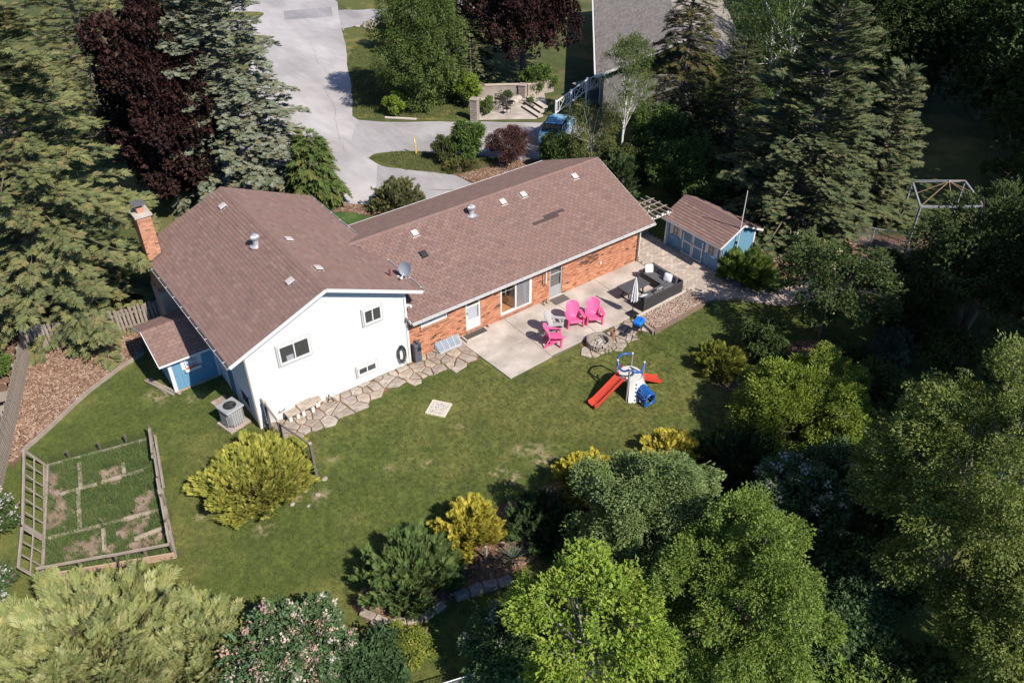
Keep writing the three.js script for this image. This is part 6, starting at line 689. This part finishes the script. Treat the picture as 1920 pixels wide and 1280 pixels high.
broadleaf({ name: 'locust_tree', label: 'lime green young tree with visible branches at the bottom centre', x: -4.5, z: 17.4, yc: 3.6, R: 2.4, Ry: 1.9, n: 2600, nl: 30, seed: 250, pal: C.lime, geo: GS.leaf, size: .85, bark: M.barkGrey, limbR: .06, trunkR: .11, twigs: 2, lobeR: .23, shellIn: .3, spread: 1.2, hole: .3 });

// ---------------------------------------------------------------- shrubs
const lil = o => broadleaf({ name: 'lilac_bush', cat: 'shrub', nl: 36, lobeR: .28, geo: GS.leaf, pal: C.lilac, limbR: .04, stems: 3, ...o });
lil({ label: 'low shaded shrub at the shadow side of the lower bed', x: -1.0, z: 13.6, yc: .6, R: 1.1, Ry: .7, n: 900, seed: 361, pal: C.leafy });
lil({ label: 'dark green bush left of the lime green young tree', x: -5.9, z: 15.4, yc: 1.4, R: 1.3, Ry: 1.4, n: 1700, seed: 301, flowers: .04, fpal: C.whiteF });
lil({ label: 'lilac bush with faded pinkish blossoms right of the maple', x: 5.2, z: 17.4, yc: 2.0, R: 1.9, Ry: 2.0, n: 3000, nl: 18, seed: 302, flowers: .08, fpal: C.whiteF });
lil({ label: 'dark lilac bush between the lime mound and the poplar', x: 7.9, z: 17.2, yc: 1.6, R: 1.7, Ry: 1.6, n: 2000, seed: 303, flowers: .05, fpal: C.whiteF });
lil({ label: 'shaded leafy bush at the bottom right between maple and poplar', x: 3.2, z: 21.0, yc: 1.3, R: 1.8, Ry: 1.3, n: 2200, seed: 304 });
lil({ label: 'leafy bush at the bottom edge right of the maple', x: 1.6, z: 23.2, yc: .9, R: 1.7, Ry: 1.0, n: 1900, seed: 305, pal: C.maple });
lil({ label: 'leafy undergrowth below the left side of the large poplar', x: 4.9, z: 20.0, yc: 1.2, R: 1.7, Ry: 1.3, n: 2200, seed: 341 });
lil({ label: 'leafy undergrowth under the trunks of the large poplar', x: 6.6, z: 20.2, yc: 1.0, R: 1.8, Ry: 1.1, n: 2000, seed: 342, pal: C.leafy });
lil({ label: 'leafy undergrowth at the bottom edge below the poplars', x: 3.4, z: 23.4, yc: .9, R: 1.7, Ry: 1.0, n: 2000, seed: 343, pal: C.leafy });
lil({ label: 'leafy bush between the dark lilac and the large poplar', x: 9.4, z: 18.6, yc: 1.3, R: 1.8, Ry: 1.4, n: 2000, seed: 344, pal: C.leafy });
for (const [x, z, R0, lb, s] of [[20.2, 12.6, 1.3, 'shaded shrub left of the big dark tree at the right', 351], [19.6, 15.4, 1.6, 'shaded shrub below the blue green bush at the right', 352], [22.8, 12.2, 1.2, 'shaded shrub at the foot of the stone border', 353], [14.6, 14.6, 1.4, 'shaded shrub right of the lime green mound', 354], [13.2, 17.4, 1.8, 'leafy shrub between the lime green mound and the frame edge', 355], [25.6, 11.2, 1.4, 'leafy shrub in front of the gazebo frame legs', 356], [11.4, 17.6, 1.5, 'leafy shrub behind the birdhouse post', 357]]) lil({ label: lb, x, z, yc: R0 * .7, R: R0, Ry: R0 * .8, n: 1400, seed: s, pal: C.leafy });
lil({ label: 'bush covered in pink and cream blossoms at the bottom edge', x: -11.3, z: 11.4, yc: 1.15, R: 2.0, Ry: 1.25, n: 3000, nl: 20, seed: 306, flowers: .2, fpal: C.pinkF, pal: [[.075, .14, .05], [.10, .17, .065], [.125, .2, .085]] });
lil({ label: 'dense green bush at the bottom edge right of the pink blossoms', x: -9.4, z: 13.2, yc: .8, R: 1.25, Ry: .9, n: 1500, seed: 307, pal: [[.055, .10, .035], [.075, .13, .045]] });
lil({ label: 'small yellow green bush on the lawn near the bottom edge', x: -8.05, z: 12.95, yc: .62, R: .78, Ry: .7, n: 700, nl: 10, seed: 308, geo: GS.leafS, pal: [[.2, .24, .03], [.26, .28, .05], [.15, .19, .03]] });
lil({ label: 'white flowering bush at the left edge beside the trellis', x: -17.5, z: -.9, yc: .7, R: .85, Ry: .8, n: 1000, nl: 10, seed: 309, flowers: .2, fpal: C.whiteF, pal: C.leafy });
lil({ label: 'white flowering bush at the left edge above the feathery evergreen', x: -18.3, z: 2.4, yc: .6, R: .9, Ry: .7, n: 900, nl: 10, seed: 310, flowers: .25, fpal: C.whiteF });
lil({ label: 'bright green leafy plant by the neighbour fence at the left edge', x: -16.0, z: -10.8, yc: .6, R: .9, Ry: .6, n: 700, nl: 8, seed: 311, pal: C.green, geo: GS.leafL });
lil({ label: 'lime green mounded bush in the right garden', x: 10.6, z: 14.1, yc: 1.6, R: 3.0, Ry: 2.0, n: 8500, nl: 64, spread: 1.1, seed: 312, pal: [[.17, .245, .024], [.21, .28, .034], [.12, .185, .022], [.26, .32, .05]], geo: GS.leafS, size: 1.0, lobeR: .19, hole: .25 });
lil({ label: 'shaded dark bush behind the yellow green shrub on the right lawn', x: 13.6, z: 9.6, yc: .8, R: 1.15, Ry: .95, n: 1200, nl: 10, seed: 313, pal: C.leafy });
lil({ label: 'blue green shaded bush in the dark right garden', x: 17.6, z: 13.6, yc: .9, R: 1.15, Ry: 1.1, n: 1300, nl: 10, seed: 314, pal: [[.075, .12, .085], [.10, .15, .105]] });
lil({ label: 'low shaded bush left of the blue green one', x: 16.2, z: 12.8, yc: .5, R: .8, Ry: .6, n: 600, nl: 8, seed: 315, pal: C.leafy });
lil({ label: 'shaded shrub by the terrace border at the right', x: 24.3, z: 9.6, yc: .7, R: 1.2, Ry: .8, n: 1000, nl: 8, seed: 316, pal: C.leafy });
lil({ label: 'green shrub in the mulch below the chain link fence', x: 22.4, z: 6.9, yc: .8, R: 1.4, Ry: .9, n: 1300, nl: 10, seed: 317, pal: [[.075, .115, .03], [.10, .14, .04]], flowers: .05, fpal: C.creamF });
lil({ label: 'small fern like plant in the mulch beside the path', x: 18.6, z: 6.2, yc: .25, R: .5, Ry: .3, n: 260, nl: 6, seed: 318, pal: C.green });
lil({ label: 'shaded bush at the right edge of the dark lawn', x: 38.6, z: 8.2, yc: 1.3, R: 1.9, Ry: 1.4, n: 1400, nl: 10, seed: 319, pal: C.leafy });
lil({ label: 'bright lime bush beside the block pillar', x: 20.0, z: -24.2, yc: 1.4, R: 1.05, Ry: 1.4, n: 1100, nl: 10, seed: 320, pal: C.lime, geo: GS.leafL, size: .7 });
lil({ label: 'small lime shrub alone on the grass right of the road', x: 14.7, z: -26.1, yc: .85, R: .8, Ry: .95, n: 700, nl: 8, seed: 321, pal: C.lime, geo: GS.leaf, size: .9 });
lil({ label: 'green leafy shrub in the island bed by the marker post', x: 14.6, z: -16.5, yc: 1.3, R: 1.25, Ry: 1.45, n: 1700, nl: 12, seed: 322, pal: C.green });
lil({ label: 'olive green upright shrub left end of the island bed', x: 13.2, z: -17.2, yc: .9, R: .85, Ry: .95, n: 800, nl: 8, seed: 323, pal: [[.11, .13, .035], [.085, .11, .03]], geo: GS.leafS });
lil({ label: 'purple barberry bush in the island bed', x: 16.7, z: -14.3, yc: 1.15, R: 1.7, Ry: 1.3, n: 2000, nl: 14, seed: 324, pal: C.barb, geo: GS.leafS });
lil({ label: 'green leafy bush right of the purple barberry', x: 18.9, z: -12.0, yc: 1.1, R: 1.6, Ry: 1.3, n: 1600, nl: 12, seed: 325, pal: [[.08, .125, .03], [.10, .15, .036], [.06, .10, .026]] });
lil({ label: 'tangle of green shrubs below the slender aspen', x: 20.8, z: -8.2, yc: 1.2, R: 1.7, Ry: 1.4, n: 1600, nl: 12, seed: 326, pal: [[.09, .12, .03], [.12, .145, .04], [.065, .095, .025]], flowers: .02, fpal: [[.5, .42, .05]] });
lil({ label: 'clipped hedge bush above the retaining wall', x: 26.6, z: -23.9, yc: .95, R: 1.5, Ry: .9, n: 1400, nl: 10, seed: 327, pal: C.green });
lil({ label: 'small round bush left of the bistro table', x: 20.4, z: -22.3, yc: .55, R: .6, Ry: .65, n: 450, nl: 7, seed: 328, pal: C.green, geo: GS.leafS });
lil({ label: 'green plant cluster beside the white boulders', x: 23.0, z: -23.3, yc: .4, R: .5, Ry: .5, n: 300, nl: 6, seed: 329, pal: C.jun, geo: GS.leafS });
lil({ label: 'low green clump on the neighbour steps', x: 24.0, z: -21.3, yc: .35, R: .45, Ry: .4, n: 260, nl: 6, seed: 330, pal: C.green, geo: GS.leafS });
lil({ label: 'low plants in the front bed left of the twiggy pine', x: 6.1, z: -14.2, yc: .3, R: .55, Ry: .4, n: 300, nl: 6, seed: 331, pal: C.green });
lil({ label: 'yellow green plants at the corner of the front bed', x: 4.2, z: -16.2, yc: .3, R: .6, Ry: .4, n: 320, nl: 6, seed: 332, pal: C.lime });
lil({ label: 'weeping shrub left of the hemlock at the driveway bend', x: 2.6, z: -17.6, yc: .6, R: .8, Ry: .7, n: 500, nl: 8, seed: 333, pal: C.green });
lil({ label: 'dark undergrowth bush behind the dark spruce at the shed', x: 20.8, z: -.9, yc: 1.2, R: 1.4, Ry: 1.3, n: 1200, nl: 10, seed: 334, pal: C.leafy });

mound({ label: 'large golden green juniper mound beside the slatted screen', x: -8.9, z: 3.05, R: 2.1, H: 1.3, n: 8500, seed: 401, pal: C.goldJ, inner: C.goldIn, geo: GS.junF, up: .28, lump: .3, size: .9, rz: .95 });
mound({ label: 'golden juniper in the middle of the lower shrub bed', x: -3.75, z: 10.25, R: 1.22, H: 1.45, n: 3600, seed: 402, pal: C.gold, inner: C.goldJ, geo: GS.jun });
mound({ label: 'golden juniper in front of the silvery tree', x: 1.35, z: 10.95, R: 1.2, H: 1.3, n: 3400, seed: 403, pal: C.gold, inner: C.goldJ, geo: GS.jun });
mound({ label: 'partly shaded golden juniper below the play climber', x: 5.0, z: 12.05, R: 1.35, H: 1.05, n: 3200, seed: 404, pal: C.gold, inner: C.goldJ, geo: GS.jun });
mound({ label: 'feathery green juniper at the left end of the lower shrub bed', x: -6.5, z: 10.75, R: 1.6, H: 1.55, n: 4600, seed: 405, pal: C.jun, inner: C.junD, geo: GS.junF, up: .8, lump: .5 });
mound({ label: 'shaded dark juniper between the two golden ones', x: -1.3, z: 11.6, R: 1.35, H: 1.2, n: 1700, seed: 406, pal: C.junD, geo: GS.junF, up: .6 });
mound({ label: 'dark spreading juniper left of the lime mound', x: 6.6, z: 14.2, R: 1.9, H: 1.4, n: 2400, seed: 407, pal: [[.045, .075, .026], [.06, .095, .032], [.04, .062, .022]], geo: GS.junF, up: .8, size: 1.15 });
mound({ label: 'yellow green low shrub on the lawn beyond the play climber', x: 11.2, z: 9.0, R: 1.2, H: .95, n: 1500, seed: 408, pal: [[.15, .165, .025], [.19, .195, .035], [.11, .13, .022]], geo: GS.jun, up: .3 });
mound({ label: 'bright green feathery shrub at the near corner of the garden shed', x: 18.05, z: 4.7, R: 1.45, H: 1.45, n: 3600, seed: 409, pal: [[.15, .22, .035], [.19, .26, .045], [.11, .17, .03]], geo: GS.junF, mat: LEAF, up: .5 });
mound({ name: 'mugo_pine', label: 'twiggy olive pine bush in the bed behind the brick wing', x: 7.35, z: -13.4, R: 1.5, H: 1.75, n: 1900, seed: 410, pal: [[.11, .125, .045], [.14, .145, .06], [.17, .15, .08], [.09, .105, .04]], geo: GS.fir, size: .75, up: 1.0 });
mound({ label: 'low rusty green juniper at the edge of the island bed', x: 13.6, z: -15.7, R: 1.2, H: .5, n: 900, seed: 411, pal: [[.14, .125, .045], [.17, .14, .06], [.09, .12, .035]], geo: GS.jun, rz: .7 });
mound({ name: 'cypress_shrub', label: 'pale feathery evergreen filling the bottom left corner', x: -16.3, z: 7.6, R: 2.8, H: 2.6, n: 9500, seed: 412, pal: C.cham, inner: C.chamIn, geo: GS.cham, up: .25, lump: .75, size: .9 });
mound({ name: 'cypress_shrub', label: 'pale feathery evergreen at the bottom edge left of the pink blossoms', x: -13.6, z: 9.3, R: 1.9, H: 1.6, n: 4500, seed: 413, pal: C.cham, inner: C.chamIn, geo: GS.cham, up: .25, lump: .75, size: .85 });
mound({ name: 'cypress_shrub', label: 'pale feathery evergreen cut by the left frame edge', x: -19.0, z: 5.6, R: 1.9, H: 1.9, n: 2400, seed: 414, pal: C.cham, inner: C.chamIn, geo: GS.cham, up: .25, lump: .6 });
{ const y = thing('yucca_plant', [-3.0, 0, 12.0], 0, 'spiky yucca in the shade of the lower shrub bed', 'plant'), r = rng(7); for (let k = 0; k < 34; k++) { const a = k * 2.4, e = .2 + 1.1 * (k / 34), L = .6 + r() * .25, o = []; spike(o, V(0, .08, 0), V(Math.cos(a) * Math.cos(e) * L, .08 + Math.sin(e) * L, Math.sin(a) * Math.cos(e) * L), .025, .4); part(y, 'leaf', tris(o), std([.06, .095, .06], .6, { side: THREE.DoubleSide })); } }

// ---------------------------------------------------------------- grass: blades over the lawn, weeds in the plot and joints
{ const tuft = (seed, n, h, w, sp) => { const r = rng(seed), o = []; for (let k = 0; k < n; k++) { const a = r() * 6.28, x = Math.cos(a) * sp * r(), z = Math.sin(a) * sp * r(), l = r() * 1.1; const b = r() * 6.28, H = h * (.6 + .7 * r()); const s = V(-Math.sin(b), 0, Math.cos(b)).multiplyScalar(w), t = V(x + Math.cos(b) * H * l, H, z + Math.sin(b) * H * l); o.push(x + s.x, 0, z + s.z, x - s.x, 0, z - s.z, t.x, t.y, t.z); } return tris(o); };
  const grassM = new THREE.MeshPhysicalMaterial({ color: 0xffffff, roughness: .8, transmission: .25, thickness: 0, side: THREE.DoubleSide });
  const keepOut = [BEDS.yard, BEDS.left, BEDS.neigh, PATH, PIT, VEG, [[2.6, -.3], [2.9, 3.95], [11.2, 3.7], [10.5, 5.3], [15, 5.2], [15.5, -.5]], [[-7.6, .05], [2.7, .05], [2.7, -11], [-7.6, -11]], [[14.7, -2], [22, -2], [22, 9.2], [19, 8.8], [16, 6], [14.7, 5]], [[-10, -7.6], [-7.4, -7.6], [-7.4, -4.4], [-10, -4.4]], BEDS.lilac, [[-1.4, 2.9], [0, 2.9], [0, 4.2], [-1.4, 4.2]]];
  const yard = [[-17, -3], [-9.7, -8.1], [-7.3, -4.4], [-7.3, 0], [3, 1.2], [3, 3.8], [15, 5], [19, 9], [17, 14], [8, 14], [2, 16], [-6, 16], [-14, 12], [-18.5, 5]];
  const r = rng(501), items = []; const gc = [[.09, .128, .02], [.118, .156, .028], [.07, .104, .016], [.165, .165, .045], [.19, .18, .07]];
  for (let k = 0; k < 110000; k++) { const x = -18.5 + r() * 38, z = -8.5 + r() * 25; if (!inside(yard, x, z) || keepOut.some(p => inside(p, x, z))) continue; const n = fbm(x * .22, z * .22, 61, 3); const s = .7 + .6 * r(); const dry = bare.some(b => Math.hypot(x - b[0], z - b[1]) < b[2] * .9); if (dry && r() < .7) continue; const ci = r() < sstep(.42, .7, n) * .6 ? 3 : (r() < .04 ? 4 : (r() * 3) | 0); items.push([new THREE.Matrix4().compose(V(x, .004, z), new THREE.Quaternion().setFromAxisAngle(V(0, 1, 0), r() * 6.28), V(s, s * (.7 + .6 * r()), s)), jig(gc[ci], r, .3)]); }
  const lg = inst('lawn_grass', tuft(1, 9, .055, .006, .09), grassM, items); lg.userData.label = 'short mown grass blades of the back lawn'; lg.userData.category = 'grass';
  const w = []; const wg = [[.095, .16, .03], [.12, .19, .035], [.08, .13, .028], [.15, .18, .05]]; let c = 0; while (c < 4600) { const x = -16.8 + r() * 5.6, z = -3.1 + r() * 7.7; if (!inside(VEG, x, z)) continue; c++; const n = fbm(x * .9, z * .9, 91, 3); if (n < .45 && r() < .9) continue; const s = .6 + 1.0 * r(); w.push([new THREE.Matrix4().compose(V(x, .05, z), new THREE.Quaternion().setFromAxisAngle(V(0, 1, 0), r() * 6.28), V(s, s, s)), jig(wg[(r() * 4) | 0], r, .3)]); }
  const o1 = inst('plot_weeds', tuft(2, 14, .16, .012, .12), grassM, w); o1.userData.label = 'bright green weeds growing in the vegetable plot'; o1.userData.category = 'weeds';
  const j = []; for (const [poly, n] of [[PATH, 1100], [PIT, 900]]) { let k = 0, tries = 0; while (k < n && tries++ < 20000) { const x = poly === PATH ? -7 + r() * 9.8 : 6.8 + r() * 4.3, z = poly === PATH ? r() * 2.2 : 3.6 + r() * 1.7; if (!inside(poly, x, z) || (poly === PATH && vnoise(x * 2, z * 2, 3) < .5)) { k += .2; continue; } k++; const s = .5 + .6 * r(); j.push([new THREE.Matrix4().compose(V(x, .02, z), new THREE.Quaternion().setFromAxisAngle(V(0, 1, 0), r() * 6.28), V(s, s * .6, s)), jig(r() < .25 ? [.25, .22, .05] : wg[(r() * 4) | 0], r, .3)]); } }
  const o2 = inst('joint_weeds', tuft(3, 8, .09, .008, .05), grassM, j); o2.userData.label = 'small weeds sprouting in the flagstone joints'; o2.userData.category = 'weeds';
  const v = []; for (let k = 0; k < 26000; k++) { const q = r(); let x, z; if (q < .4) { x = 9 + r() * 8.5; z = -21.5 + r() * 8; if (!inside([[9.4, -20.7], [11.4, -20.5], [14.3, -17.7], [17, -14.6], [12.9, -14.9], [10.5, -17.7]], x, z)) continue; } else { x = 12 + r() * 12; z = -42 + r() * 21; if (!inside([[21.1, -44], [25.5, -34], [22.1, -25.4], [18.8, -22.1], [13.1, -26.6], [12.3, -27.3], [17.4, -38.6]], x, z)) continue; } const s = .9 + r(); v.push([new THREE.Matrix4().compose(V(x, .02, z), new THREE.Quaternion().setFromAxisAngle(V(0, 1, 0), r() * 6.28), V(s, s, s)), jig(gc[(r() * 5) | 0], r, .3)]); }
  const o3 = inst('verge_grass', tuft(4, 9, .07, .01, .12), grassM, v); o3.userData.label = 'longer grass on the road verge and driveway island'; o3.userData.category = 'grass';
}
scene.traverse(o => { if (o.isMesh) { o.castShadow = true; o.receiveShadow = true; } });
sky.castShadow = false; sky.receiveShadow = false;
renderer.render(scene, camera);
